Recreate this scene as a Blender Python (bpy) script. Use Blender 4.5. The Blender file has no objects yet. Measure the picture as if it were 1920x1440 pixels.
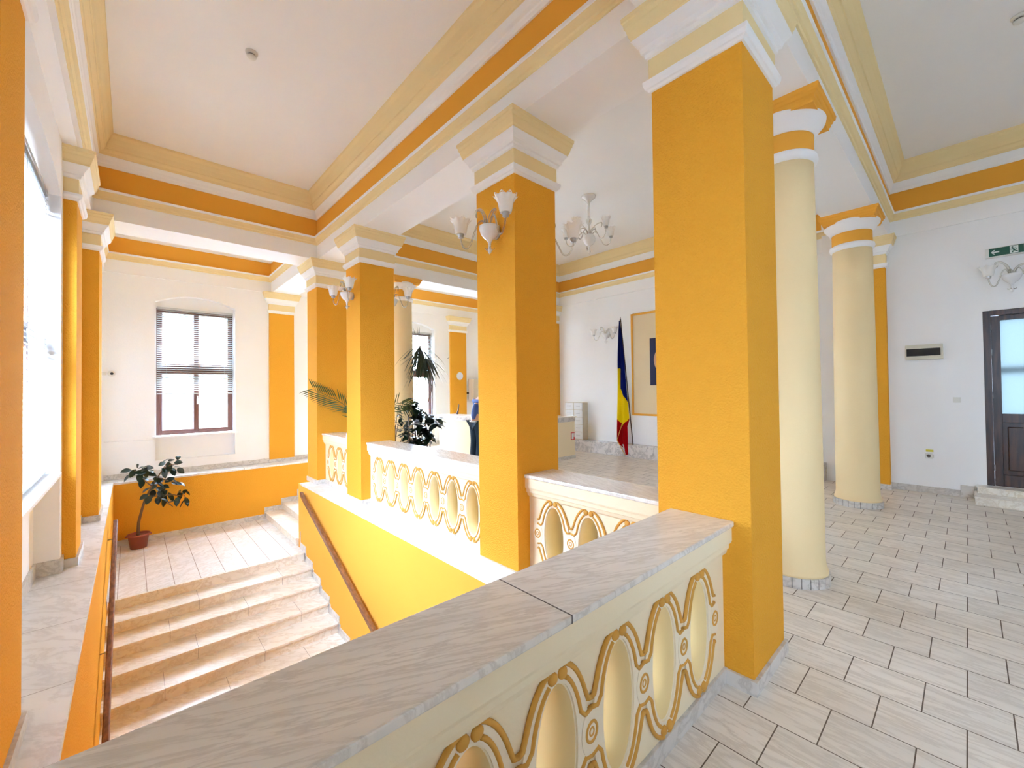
import bpy, bmesh, math, random
from mathutils import Vector, Matrix, Euler
random.seed(7)
S = bpy.context.scene
COL = S.collection
PI = math.pi

# ------------------------------------------------------------------ camera
cam_d = bpy.data.cameras.new('camera'); cam = bpy.data.objects.new('camera', cam_d); COL.objects.link(cam)
F_PX = 781.847
cam_d.sensor_fit = 'HORIZONTAL'; cam_d.sensor_width = 36.0; cam_d.lens = F_PX / 1920 * 36.0
cam_d.clip_start = 0.05; cam_d.clip_end = 300
# rows: world axes in camera space (from the vanishing points of the photograph)
Rw = Matrix(((0.73797059, -0.00172625, -0.67483067),
             (-0.67473551, -0.01887372, -0.73781825),
             (-0.01146291, 0.99982039, -0.01509301)))
cam.matrix_world = Matrix.Translation((0, 0, 1.6)) @ Rw.to_4x4()
S.camera = cam

# ------------------------------------------------------------------ world, daylight, exposure
S.view_settings.view_transform = 'Standard'; S.view_settings.look = 'None'
S.view_settings.exposure = 0.88; S.view_settings.gamma = 1.0; S.view_settings.use_curve_mapping = False
W = bpy.data.worlds.new('world'); S.world = W; W.use_nodes = True
bg = W.node_tree.nodes['Background']; bg.inputs[0].default_value = (0.72, 0.91, 1.20, 1); bg.inputs[1].default_value = 46.0
S.cycles.max_bounces = 12; S.cycles.diffuse_bounces = 8; S.cycles.glossy_bounces = 4
S.cycles.transmission_bounces = 6; S.cycles.transparent_max_bounces = 12
S.cycles.sample_clamp_indirect = 12.0; S.cycles.caustics_reflective = False; S.cycles.caustics_refractive = False

def portal(name, loc, rot, sx, sy):
    l = bpy.data.lights.new(name, 'AREA'); l.shape = 'RECTANGLE'; l.size = sx; l.size_y = sy
    o = bpy.data.objects.new(name, l); COL.objects.link(o); o.location = loc; o.rotation_euler = rot
    l.cycles.is_portal = True
    return o
# daylight enters through real and added windows: portals guide the sampling of the sky
portal('daylight_left', (-0.76, 4.40, 2.2), (0, -PI/2, 0), 2.6, 2.0)
portal('daylight_added_front', (-0.76, -1.77, 2.2), (0, -PI/2, 0), 2.5, 0.74)  # portal of the added window behind the camera
portal('daylight_added_near', (-0.76, 1.95, 2.2), (0, -PI/2, 0), 2.5, 0.35)  # portal of the added narrow window, out of view
portal('daylight_back', (1.03, 11.30, 2.1), (-PI/2, 0, 0), 1.36, 2.75)
portal('daylight_added_hall', (4.15, 11.30, 2.1), (-PI/2, 0, 0), 1.36, 2.75)  # portal of the added hall window, hidden by the pillars
portal('daylight_hall', (6.12, 11.30, 2.1), (-PI/2, 0, 0), 1.36, 2.75)

# ------------------------------------------------------------------ materials
def mat(name):
    m = bpy.data.materials.new(name); m.use_nodes = True
    nt = m.node_tree; b = nt.nodes['Principled BSDF']
    return m, nt, b
def simple(name, col, rough=0.5, metal=0.0, bump=0.0, bscale=60, spec=None, trans=0.0, emit=None, vary=0.0):
    m, nt, b = mat(name)
    b.inputs['Base Color'].default_value = (*col, 1); b.inputs['Roughness'].default_value = rough
    b.inputs['Metallic'].default_value = metal
    if spec is not None: b.inputs['Specular IOR Level'].default_value = spec
    if trans: b.inputs['Transmission Weight'].default_value = trans
    tc = nt.nodes.new('ShaderNodeTexCoord')
    if bump:
        n = nt.nodes.new('ShaderNodeTexNoise'); n.inputs['Scale'].default_value = bscale; n.inputs['Detail'].default_value = 3
        bp = nt.nodes.new('ShaderNodeBump'); bp.inputs['Strength'].default_value = bump; bp.inputs['Distance'].default_value = 0.01
        nt.links.new(tc.outputs['Object'], n.inputs['Vector']); nt.links.new(n.outputs[0], bp.inputs['Height'])
        nt.links.new(bp.outputs[0], b.inputs['Normal'])
    if vary:
        n2 = nt.nodes.new('ShaderNodeTexNoise'); n2.inputs['Scale'].default_value = 1.7; n2.inputs['Detail'].default_value = 5
        mx = nt.nodes.new('ShaderNodeMix'); mx.data_type = 'RGBA'
        mx.inputs[6].default_value = (*[c*(1-vary) for c in col], 1); mx.inputs[7].default_value = (*[min(1, c*(1+vary)) for c in col], 1)
        nt.links.new(tc.outputs['Object'], n2.inputs['Vector']); nt.links.new(n2.outputs[0], mx.inputs[0]); nt.links.new(mx.outputs[2], b.inputs['Base Color'])
    return m
ORANGE = simple('orange_paint', (0.80, 0.375, 0.036), 0.8, bump=1.0, bscale=85, vary=0.03, spec=0.12)
OSMOOTH = simple('orange_smooth_paint', (0.80, 0.385, 0.055), 0.75, bump=0.06, bscale=60, vary=0.03, spec=0.12)
ODARK = simple('ochre_line_paint', (0.62, 0.32, 0.06), 0.7, spec=0.25)
CREAM = simple('cream_paint', (0.82, 0.66, 0.35), 0.7, bump=0.12, bscale=80, vary=0.03, spec=0.25)
CREAMCOL = simple('column_cream_paint', (0.84, 0.66, 0.37), 0.7, bump=0.15, bscale=80, vary=0.03, spec=0.25)
BALCREAM = simple('balustrade_cream_paint', (0.84, 0.72, 0.50), 0.65, bump=0.12, bscale=70, spec=0.3)
BALREV = simple('balustrade_opening_paint', (0.84, 0.66, 0.33), 0.7, spec=0.2)
BALBAND = simple('balustrade_band_paint', (0.84, 0.74, 0.56), 0.65, bump=0.1, bscale=70, spec=0.3)
WHITE = simple('white_wall_paint', (0.88, 0.88, 0.88), 0.8, bump=0.12, bscale=45, vary=0.02, spec=0.2)
WTRIM = simple('white_trim_paint', (0.90, 0.90, 0.90), 0.7, spec=0.25)
CEIL = simple('ceiling_paint', (0.88, 0.88, 0.87), 0.85, bump=0.05, bscale=30, vary=0.02, spec=0.2)
WOODD = simple('dark_brown_wood', (0.055, 0.022, 0.010), 0.35, bump=0.1, bscale=30, vary=0.3)
WFRAME = simple('brown_window_wood', (0.12, 0.045, 0.03), 0.4)
METAL = simple('grey_metal', (0.45, 0.45, 0.45), 0.3, metal=0.9)
BLACK = simple('black_plastic', (0.008, 0.008, 0.009), 0.2)
PLASTIC = simple('white_plastic', (0.72, 0.71, 0.66), 0.4)
GROUT = simple('dark_joint', (0.12, 0.10, 0.085), 0.9)
TERRA = simple('terracotta_plastic', (0.30, 0.065, 0.04), 0.5)
SOIL = simple('soil', (0.03, 0.02, 0.012), 0.95, bump=0.5, bscale=60)
BARK = simple('bark', (0.17, 0.095, 0.05), 0.85, bump=0.4, bscale=70)
GREEND = simple('dark_green_leaf', (0.007, 0.022, 0.010), 0.3, vary=0.5)
GREENP = simple('palm_leaf', (0.06, 0.10, 0.02), 0.45, vary=0.4)
BLUE = simple('flag_blue', (0.002, 0.006, 0.09), 0.9, spec=0.05)
YEL = simple('flag_yellow', (0.72, 0.50, 0.004), 0.9, spec=0.05)
RED = simple('flag_red', (0.32, 0.002, 0.004), 0.9, spec=0.05)
GOLD = simple('gold_fringe', (0.75, 0.42, 0.06), 0.6)
PANEL = simple('panel_beige_board', (0.78, 0.62, 0.38), 0.6, vary=0.04)
SKIN = simple('skin', (0.55, 0.30, 0.20), 0.55)
HAIR = simple('dark_hair', (0.02, 0.013, 0.01), 0.6)
SHIRT = simple('blue_shirt', (0.06, 0.11, 0.34), 0.8, vary=0.2)
BELT = simple('white_hem', (0.75, 0.78, 0.82), 0.8)
JEANS = simple('dark_teal_jeans', (0.008, 0.03, 0.06), 0.85, vary=0.3)
SIGNG = simple('sign_green', (0.0, 0.075, 0.035), 0.4)
SIGNW = simple('sign_white', (0.72, 0.78, 0.72), 0.5)
STICKR = simple('sticker_red', (0.62, 0.03, 0.02), 0.5)
LABELY = simple('label_yellow', (0.60, 0.50, 0.03), 0.5)
CABW = simple('cabinet_white', (0.78, 0.78, 0.78), 0.45)
CABB = simple('cabinet_beige', (0.60, 0.52, 0.40), 0.5)
FACADE = simple('facade_pale', (0.42, 0.41, 0.39), 0.9)
FACADEW = simple('facade_window', (0.10, 0.12, 0.15), 0.3)
LEAFO = simple('outdoor_leaf', (0.30, 0.40, 0.08), 0.8, vary=0.4)

def glass_thin(name, refl=0.08, tint=(0.97, 0.99, 1.0)):
    m, nt, b = mat(name); nt.nodes.remove(b); out = nt.nodes['Material Output']
    t = nt.nodes.new('ShaderNodeBsdfTransparent'); t.inputs[0].default_value = (*tint, 1)
    g = nt.nodes.new('ShaderNodeBsdfGlossy'); g.inputs['Roughness'].default_value = 0.02
    mx = nt.nodes.new('ShaderNodeMixShader'); mx.inputs[0].default_value = refl
    nt.links.new(t.outputs[0], mx.inputs[1]); nt.links.new(g.outputs[0], mx.inputs[2]); nt.links.new(mx.outputs[0], out.inputs[0])
    return m
PANE = glass_thin('window_glass', 0.06)
def milk_glass(name, col, mixt=0.35):
    m, nt, b = mat(name); out = nt.nodes['Material Output']
    b.inputs['Base Color'].default_value = (*col, 1); b.inputs['Roughness'].default_value = 0.12
    t = nt.nodes.new('ShaderNodeBsdfTranslucent'); t.inputs[0].default_value = (*col, 1)
    mx = nt.nodes.new('ShaderNodeMixShader'); mx.inputs[0].default_value = mixt
    nt.links.new(b.outputs[0], mx.inputs[1]); nt.links.new(t.outputs[0], mx.inputs[2]); nt.links.new(mx.outputs[0], out.inputs[0])
    return m
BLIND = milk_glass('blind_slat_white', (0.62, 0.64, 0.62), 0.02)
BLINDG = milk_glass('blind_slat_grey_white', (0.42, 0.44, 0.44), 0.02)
SHADE = milk_glass('milk_glass_shade', (0.90, 0.89, 0.86), 0.3)
def clear_glass(name):
    m, nt, b = mat(name); nt.nodes.remove(b); out = nt.nodes['Material Output']
    t = nt.nodes.new('ShaderNodeBsdfTransparent'); t.inputs[0].default_value = (0.93, 0.92, 0.88, 1)
    g = nt.nodes.new('ShaderNodeBsdfPrincipled'); g.inputs['Base Color'].default_value = (0.62, 0.60, 0.55, 1); g.inputs['Roughness'].default_value = 0.1
    lw = nt.nodes.new('ShaderNodeLayerWeight'); lw.inputs[0].default_value = 0.55
    mx = nt.nodes.new('ShaderNodeMixShader')
    nt.links.new(lw.outputs['Facing'], mx.inputs[0])
    nt.links.new(t.outputs[0], mx.inputs[1]); nt.links.new(g.outputs[0], mx.inputs[2]); nt.links.new(mx.outputs[0], out.inputs[0])
    return m
CGLASS = clear_glass('clear_lamp_glass')
PORC = simple('painted_porcelain', (0.82, 0.83, 0.83), 0.15, vary=0.25)
m, nt, b = mat('frosted_door_glass')
b.inputs['Base Color'].default_value = (0.010, 0.0125, 0.012, 1); b.inputs['Roughness'].default_value = 0.26; b.inputs['Transmission Weight'].default_value = 1.0; b.inputs['IOR'].default_value = 1.2
DGLASS = m

def marble(name, base, vein, tile=None, gap=0.004, scale=1.0, rough=0.22, swap=False, off=(0, 0), veinamt=0.55, stretch=(1, 1, 1), rot=0.5, tvar=0.10, gcol=(0.16, 0.13, 0.11), dist=0.35):
    """veined stone; tile=(length,width,offset) lays it in a bond in the XY plane of the world"""
    m, nt, b = mat(name); L = nt.links; N = nt.nodes.new
    tc = N('ShaderNodeTexCoord')
    mp = N('ShaderNodeMapping'); m0 = N('ShaderNodeMapping'); m0.inputs['Rotation'].default_value = (0.0, 0.0, rot)
    mp.inputs['Scale'].default_value = stretch
    L.new(tc.outputs['Object'], m0.inputs['Vector']); L.new(m0.outputs[0], mp.inputs['Vector'])
    no = N('ShaderNodeTexNoise'); no.inputs['Scale'].default_value = 3.2*scale; no.inputs['Detail'].default_value = 8; no.inputs['Roughness'].default_value = 0.62; no.inputs['Distortion'].default_value = dist
    L.new(mp.outputs[0], no.inputs['Vector'])
    cr = N('ShaderNodeValToRGB'); e = cr.color_ramp.elements
    e[0].position = 0.44; e[0].color = (0, 0, 0, 1); e[1].position = 0.505; e[1].color = (1, 1, 1, 1)
    x = e.new(0.56); x.color = (0, 0, 0, 1)
    L.new(no.outputs[0], cr.inputs[0])
    n2 = N('ShaderNodeTexNoise'); n2.inputs['Scale'].default_value = 1.3*scale; n2.inputs['Detail'].default_value = 6; n2.inputs['Roughness'].default_value = 0.65
    L.new(mp.outputs[0], n2.inputs['Vector'])
    mul = N('ShaderNodeMath'); mul.operation = 'MULTIPLY'; L.new(cr.outputs[0], mul.inputs[0]); L.new(n2.outputs[0], mul.inputs[1])
    m2 = N('ShaderNodeMath'); m2.operation = 'MULTIPLY'; L.new(mul.outputs[0], m2.inputs[0]); m2.inputs[1].default_value = veinamt*1.6; m2.use_clamp = True
    mx = N('ShaderNodeMix'); mx.data_type = 'RGBA'; mx.inputs[6].default_value = (*base, 1); mx.inputs[7].default_value = (*vein, 1)
    L.new(m2.outputs[0], mx.inputs[0])
    # cloudy tone
    c2 = N('ShaderNodeMix'); c2.data_type = 'RGBA'; c2.blend_type = 'MULTIPLY'; c2.inputs[0].default_value = 1
    ra = N('ShaderNodeMapRange'); ra.inputs[1].default_value = 0.3; ra.inputs[2].default_value = 0.7; ra.inputs[3].default_value = 0.90; ra.inputs[4].default_value = 1.05
    L.new(n2.outputs[0], ra.inputs[0]); L.new(mx.outputs[2], c2.inputs[6]); L.new(ra.outputs[0], c2.inputs[7])
    last = c2.outputs[2]
    if tile:
        sep = N('ShaderNodeSeparateXYZ'); L.new(tc.outputs['Object'], sep.inputs[0])
        cb = N('ShaderNodeCombineXYZ')
        ad = []
        for k, o_ in ((0, off[0]), (1, off[1])):
            a = N('ShaderNodeMath'); a.operation = 'ADD'; a.inputs[1].default_value = o_
            L.new(sep.outputs[k], a.inputs[0]); ad.append(a)
        if swap: L.new(ad[1].outputs[0], cb.inputs[0]); L.new(ad[0].outputs[0], cb.inputs[1])
        else: L.new(ad[0].outputs[0], cb.inputs[0]); L.new(ad[1].outputs[0], cb.inputs[1])
        bk = N('ShaderNodeTexBrick'); bk.offset = tile[2]; bk.offset_frequency = 2; bk.squash = 1
        bk.inputs['Scale'].default_value = 1.0; bk.inputs['Brick Width'].default_value = tile[0]; bk.inputs['Row Height'].default_value = tile[1]
        bk.inputs['Mortar Size'].default_value = gap; bk.inputs['Mortar Smooth'].default_value = 0.1; bk.inputs['Bias'].default_value = 0
        bk.inputs['Color1'].default_value = (1-tvar, 1-tvar, 1-tvar, 1); bk.inputs['Color2'].default_value = (1, 1, 1, 1); bk.inputs['Mortar'].default_value = (1, 1, 1, 1)
        L.new(cb.outputs[0], bk.inputs['Vector'])
        c3 = N('ShaderNodeMix'); c3.data_type = 'RGBA'; c3.blend_type = 'MULTIPLY'; c3.inputs[0].default_value = 1
        L.new(last, c3.inputs[6]); L.new(bk.outputs['Color'], c3.inputs[7])
        c4 = N('ShaderNodeMix'); c4.data_type = 'RGBA'; c4.inputs[7].default_value = (*gcol, 1)
        L.new(bk.outputs['Fac'], c4.inputs[0]); L.new(c3.outputs[2], c4.inputs[6]); last = c4.outputs[2]
        rr = N('ShaderNodeMapRange'); rr.inputs[3].default_value = rough; rr.inputs[4].default_value = 0.8
        L.new(bk.outputs['Fac'], rr.inputs[0]); L.new(rr.outputs[0], b.inputs['Roughness'])
        bp = N('ShaderNodeBump'); bp.invert = True; bp.inputs['Strength'].default_value = 0.35; bp.inputs['Distance'].default_value = 0.004
        L.new(bk.outputs['Fac'], bp.inputs['Height']); L.new(bp.outputs[0], b.inputs['Normal'])
    else:
        b.inputs['Roughness'].default_value = rough
    L.new(last, b.inputs['Base Color'])
    return m
# hall floor: 30 cm tiles in running bond, rows along Y
FLOORM = marble('floor_marble_tiles', (0.86, 0.79, 0.70), (0.52, 0.44, 0.35), tile=(0.303, 0.30, 0.5), swap=True, gap=0.0028, off=(0.135, 0.2705), stretch=(4.5, 0.7, 1), rot=0.0, rough=0.38, gcol=(0.13, 0.09, 0.06), tvar=0.10)
LANDM = marble('landing_marble_tiles', (0.86, 0.85, 0.83), (0.58, 0.53, 0.46), tile=(3.2, 0.304, 0.0), swap=True, off=(0.218, 0.0), stretch=(1.4, 3.2, 1), rot=-0.5, rough=0.2, gcol=(0.25, 0.2, 0.16), tvar=0.04)
LEDGEM = marble('ledge_marble', (0.84, 0.83, 0.82), (0.56, 0.53, 0.51), tile=(0.9, 3.0, 0.0), swap=True, off=(1.2, 0.18), gap=0.003, stretch=(1, 2.2, 1), rot=0.9, rough=0.25, gcol=(0.3, 0.27, 0.25), tvar=0.02)
STEPM = marble('step_marble', (0.84, 0.79, 0.70), (0.56, 0.45, 0.31), stretch=(1.2, 3.4, 3), rot=0.6, rough=0.22)
SKIRTM = marble('skirting_marble', (0.66, 0.62, 0.57), (0.42, 0.38, 0.34), stretch=(2, 2, 3), rot=0.8, rough=0.3, veinamt=0.8)
COPEM = marble('coping_marble', (0.80, 0.75, 0.68), (0.52, 0.46, 0.39), stretch=(0.55, 4.5, 1), rot=0.42, rough=0.16, scale=2.0, veinamt=0.6)
VEINM = marble('veined_marble', (0.70, 0.66, 0.63), (0.33, 0.31, 0.31), stretch=(1, 1, 1), rot=0.4, rough=0.25, scale=1.2, veinamt=0.8, dist=1.0)

def wood(name, c1, c2, stretch=(2, 18, 18), rough=0.35):
    m, nt, b = mat(name); N = nt.nodes.new; L = nt.links
    tc = N('ShaderNodeTexCoord'); mp = N('ShaderNodeMapping'); mp.inputs['Scale'].default_value = stretch
    n = N('ShaderNodeTexNoise'); n.inputs['Scale'].default_value = 2; n.inputs['Detail'].default_value = 6
    cr = N('ShaderNodeValToRGB'); cr.color_ramp.elements[0].position = 0.35; cr.color_ramp.elements[1].position = 0.65
    cr.color_ramp.elements[0].color = (*c1, 1); cr.color_ramp.elements[1].color = (*c2, 1)
    L.new(tc.outputs['Object'], mp.inputs[0]); L.new(mp.outputs[0], n.inputs['Vector']); L.new(n.outputs[0], cr.inputs[0]); L.new(cr.outputs[0], b.inputs['Base Color'])
    b.inputs['Roughness'].default_value = rough
    return m
RAILW = wood('handrail_wood', (0.13, 0.045, 0.015), (0.27, 0.11, 0.04), stretch=(20, 2, 20))
DOORW = wood('door_wood', (0.022, 0.008, 0.004), (0.075, 0.028, 0.012), stretch=(14, 14, 1.5))

# ------------------------------------------------------------------ mesh helpers
class MB:
    def __init__(s): s.v = []; s.f = []; s.m = []; s.smooth = []
    def add(s, vs, fs, mi=0, sm=False):
        o = len(s.v); s.v += [tuple(v) for v in vs]
        for f in fs: s.f.append(tuple(i+o for i in f)); s.m.append(mi); s.smooth.append(sm)
        return s
    def box(s, x0, x1, y0, y1, z0, z1, mi=0):
        vs = [(x0, y0, z0), (x1, y0, z0), (x1, y1, z0), (x0, y1, z0), (x0, y0, z1), (x1, y0, z1), (x1, y1, z1), (x0, y1, z1)]
        return s.add(vs, [(0, 3, 2, 1), (4, 5, 6, 7), (0, 1, 5, 4), (1, 2, 6, 5), (2, 3, 7, 6), (3, 0, 4, 7)], mi)
    def lathe(s, prof, cx=0, cy=0, n=32, mi=0, mis=None, sm=True, cap=True, rmod=None):
        for k in range(len(prof)-1):
            (r0, z0), (r1, z1) = prof[k], prof[k+1]
            vs = []
            for (r, z) in ((r0, z0), (r1, z1)):
                for i in range(n):
                    a = 2*PI*i/n; rr = r*(rmod(a, z) if rmod else 1)
                    vs.append((cx+rr*math.cos(a), cy+rr*math.sin(a), z))
            s.add(vs, [(i, (i+1) % n, n+(i+1) % n, n+i) for i in range(n)], mis[k] if mis else mi, sm)
        if cap:
            for (r, z), flip in ((prof[0], True), (prof[-1], False)):
                if r > 1e-4:
                    vs = [(cx+r*math.cos(2*PI*i/n), cy+r*math.sin(2*PI*i/n), z) for i in range(n)]
                    f = tuple(range(n)); s.add(vs, [f[::-1] if flip else f], mi)
        return s
    def rects(s, x0, x1, y0, y1, prof, flags=(1, 1, 1, 1), mis=None, cap=True, inward=False):
        """stack of rectangles; prof=(offset,z); flags: grow on -x,+x,-y,+y"""
        sg = -1 if inward else 1
        def rc(o, z):
            o *= sg
            return [(x0-o*flags[0], y0-o*flags[2], z), (x1+o*flags[1], y0-o*flags[2], z), (x1+o*flags[1], y1+o*flags[3], z), (x0-o*flags[0], y1+o*flags[3], z)]
        for k in range(len(prof)-1):
            vs = rc(*prof[k])+rc(*prof[k+1])
            fs = [(i, (i+1) % 4, 4+(i+1) % 4, 4+i) for i in range(4)]
            if inward: fs = [f[::-1] for f in fs]
            s.add(vs, fs, mis[k] if mis else 0)
        if cap:
            s.add(rc(*prof[0]), [(3, 2, 1, 0)], mis[0] if mis else 0); s.add(rc(*prof[-1]), [(0, 1, 2, 3)], mis[-1] if mis else 0)
        return s
    def tube(s, pts, r, n=8, mi=0, sm=True, cap=True, closed=False):
        pts = [Vector(p) for p in pts]; rs = r if isinstance(r, (list, tuple)) else [r]*len(pts)
        rings = []; up = None; m = len(pts)
        for i, p in enumerate(pts):
            if closed: t = pts[(i+1) % m]-pts[i-1]
            else: t = pts[min(i+1, m-1)]-pts[max(i-1, 0)]
            t.normalize()
            if up is None: up = Vector((0, 0, 1)) if abs(t.z) < 0.9 else Vector((1, 0, 0))
            a = up-t*up.dot(t)
            if a.length < 1e-5: a = t.orthogonal()
            a.normalize(); bb = t.cross(a); up = a
            rings.append([p+(a*math.cos(2*PI*k/n)+bb*math.sin(2*PI*k/n))*rs[i] for k in range(n)])
        vs = [v for rg in rings for v in rg]; fs = []
        for i in range(m if closed else m-1):
            j = (i+1) % m
            for k in range(n): fs.append((i*n+k, i*n+(k+1) % n, j*n+(k+1) % n, j*n+k))
        if cap and not closed:
            fs.append(tuple(range(n))[::-1]); fs.append(tuple((m-1)*n+k for k in range(n)))
        return s.add(vs, fs, mi, sm)
    def prism(s, poly, h0, h1, axis='z', mi=0):
        """extrude a polygon: axis z: poly=(x,y); axis y: poly=(x,z); axis x: poly=(y,z)"""
        def P(a, c, h): return (a, c, h) if axis == 'z' else ((a, h, c) if axis == 'y' else (h, a, c))
        n = len(poly); vs = [P(a, c, h0) for a, c in poly]+[P(a, c, h1) for a, c in poly]
        fs = [tuple(range(n))[::-1], tuple(range(n, 2*n))]+[(i, (i+1) % n, n+(i+1) % n, n+i) for i in range(n)]
        return s.add(vs, fs, mi)
    def xform(s, M): s.v = [tuple(M @ Vector(v)) for v in s.v]; return s
    def build(s, name, mats, parent=None, bevel=0, fix=True):
        me = bpy.data.meshes.new(name); me.from_pydata(s.v, [], s.f)
        if not isinstance(mats, (list, tuple)): mats = [mats]
        for m_ in mats: me.materials.append(m_)
        for p, mi, sm in zip(me.polygons, s.m, s.smooth): p.material_index = mi; p.use_smooth = sm
        if fix:
            bm = bmesh.new(); bm.from_mesh(me); bmesh.ops.remove_doubles(bm, verts=bm.verts, dist=1e-5)
            bmesh.ops.recalc_face_normals(bm, faces=bm.faces); bm.to_mesh(me); bm.free()
        o = bpy.data.objects.new(name, me); COL.objects.link(o)
        if parent: o.parent = parent
        if bevel:
            md = o.modifiers.new('bevel', 'BEVEL'); md.width = bevel; md.segments = 2; md.limit_method = 'ANGLE'; md.angle_limit = math.radians(50)
        return o
def tag(o, label=None, cat=None, group=None, kind=None):
    if label: o['label'] = label
    if cat: o['category'] = cat
    if group: o['group'] = group
    if kind: o['kind'] = kind
    return o
def empty(name, loc=(0, 0, 0), rz=0, label=None, cat=None, group=None, kind=None):
    o = bpy.data.objects.new(name, None); COL.objects.link(o); o.location = loc; o.rotation_euler = (0, 0, rz); o.empty_display_size = 0.1
    return tag(o, label, cat, group, kind)
def struct(o, label=None, cat=None): return tag(o, label, cat, kind='structure')
def kids(o): return [c for c in bpy.data.objects if c.parent == o]
def copy_tree(o, parent=None):
    c = o.copy(); COL.objects.link(c); c.parent = parent
    for ch in kids(o): copy_tree(ch, c)
    return c

# ------------------------------------------------------------------ key dimensions (metres)
PX0, PX1 = 2.40, 2.92            # the row of square pillars
PY = [(0.78, 1.30), (2.57, 3.09), (5.80, 6.31), (7.67, 8.19)]
BX0, BX1 = 2.40, 2.94            # beam above the row
Z_SOF, Z_CEIL = 3.92, 5.0
XL, XWL = -0.23, -0.47           # stairwell left face, left wall
XR = 2.22                        # stairwell right face
YB, YWB = 10.46, 10.90           # stairwell back face, back wall
XWR, XWH = 8.80, 8.86            # door wall, hall wall
XAL = -0.37                      # architrave face on the left wall
ZLAND = -1.15

# ------------------------------------------------------------------ structure: floors
fl = MB()
fl.box(XWL-0.2, 9.0, -4.2, 1.10, -0.2, 0.0)
fl.box(BX1-0.4, 9.0, 1.10, 7.95, -0.2, 0.0)
fl.box(4.6, 9.0, 7.95, 11.2, -0.2, 0.0)
fl.box(2.95, 4.6, 7.95, 8.12, -0.2, 0.0)
struct(fl.build('floor', FLOORM), 'beige marble tile floor in running bond', 'floor')
lf = MB()
lf.box(XWL-0.15, XL, 1.10, YWB, -0.035, 0.0)
lf.box(XL, 4.6, YB, YWB, -0.035, 0.0)
struct(lf.build('trim_1', LEDGEM), 'pale marble ledge running along the left and back walls', 'ledge')
lr = MB(); lr.box(XR, BX1-0.4, 1.10, 8.0, -0.035, 0.0)
struct(lr.build('trim_2', LEDGEM), 'white marble ledge strip under the row of square pillars', 'ledge')
lw = MB(); lw.box(XL-0.14, XL+0.001, 1.1, YB+0.1, -3.4, -0.035)
lw.box(XL-0.1, 4.6, YB, YB+0.14, -3.4, -0.036)
struct(lw.build('wall_stair_left', ORANGE), 'orange low wall round the stairwell', 'wall')
rw = MB(); rw.box(XR, XR+0.16, 1.10, 8.0, -3.4, -0.035); rw.box(XR+0.02, BX1, 7.6, 8.19, -3.4, -0.035); rw.box(XL-0.1, XR+0.1, 0.94, 1.12, -3.4, -0.2)
rw.box(BX1, 4.6, 7.95, 8.12, -3.4, -0.2)
struct(rw.build('wall_stair_right', OSMOOTH), 'orange stair side wall below the balustrade row', 'wall')
sb = MB(); sb.box(XL, 4.6, 1.0, YB, -3.5, -3.35); sb.build('floor_lower', LANDM)['kind'] = 'structure'

# ------------------------------------------------------------------ staircase
st = empty('staircase', (1.0, 7.7, ZLAND), 0, 'white marble staircase going down from the landing between orange walls', 'staircase')
def child(mb, name, mats, root, bevel=0):
    mb.xform(Matrix.Translation(-Vector(root.location)) if root.rotation_euler.z == 0 else root.matrix_basis.inverted())
    return mb.build(name, mats, root, bevel)
mb = MB(); mb.box(XL, XR, 7.765, YB, ZLAND-0.2, ZLAND); mb.box(XR, 2.9, 8.19, YB, ZLAND-0.2, ZLAND-0.001)
child(mb, 'landing', LANDM, st)
ys = [7.74-0.392*i for i in range(0, 14)]
for i in range(13):
    z = ZLAND-0.1425*(i+1)
    mb = MB(); y0, y1 = ys[i+1], ys[i]
    mb.box(XL, XR-0.012, y0, y1+0.03, z-0.03, z)                # tread slab
    mb.box(XL, XR-0.012, y0+0.02, y1+0.03, z-0.17, z-0.03)      # riser below it
    child(mb, 'step', STEPM, st, 0.004)
    # joints of the slabs
mb = MB(); mb.box(XL, XR-0.012, 7.74, 7.78, ZLAND-0.03, ZLAND+0.001); mb.box(XL, XR-0.012, 7.755, 7.8, ZLAND-0.17, ZLAND-0.03)
child(mb, 'landing_edge', STEPM, st, 0.003)
jb = MB(); rj = random.Random(3)
for i in range(-1, 9):
    z = ZLAND-0.1425*(i+1); y0 = ys[i+1]; y1 = ys[i] if i >= 0 else 7.74
    for xj in ([0.75, 1.75] if i % 2 == 0 else [0.35, 1.35]):
        xj += rj.uniform(-0.12, 0.12)
        if i >= 0: jb.box(xj-0.0015, xj+0.0015, y0+0.005, y1+0.01, z-0.001, z+0.0006)
        jb.box(xj-0.0015, xj+0.0015, y0-0.0008, y0+0.03, z-0.028, z-0.002)
        jb.box(xj-0.0015, xj+0.0015, y0+0.0188, y0+0.03, z-0.14, z-0.03)
    jb.box(XL, XR-0.012, y0+0.0185, y0+0.0205, z-0.036, z-0.03)
child(jb, 'slab_joint', GROUT, st)
# upper flight, rising towards +X behind the pillars
for i in range(8):
    z = ZLAND+0.144*(i+1); x0 = 2.20+0.33*i; x1 = x0+0.33
    if i == 7: x1 = 4.6
    mb = MB(); mb.box(x0-0.02, x1+0.03, 8.18, YB, z-0.03, z-(0.001 if i == 7 else 0)); mb.box(x0, x1+0.03, 8.19, YB, z-0.146, z-0.03)
    child(mb, 'upper_step', STEPM, st, 0.004)
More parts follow.
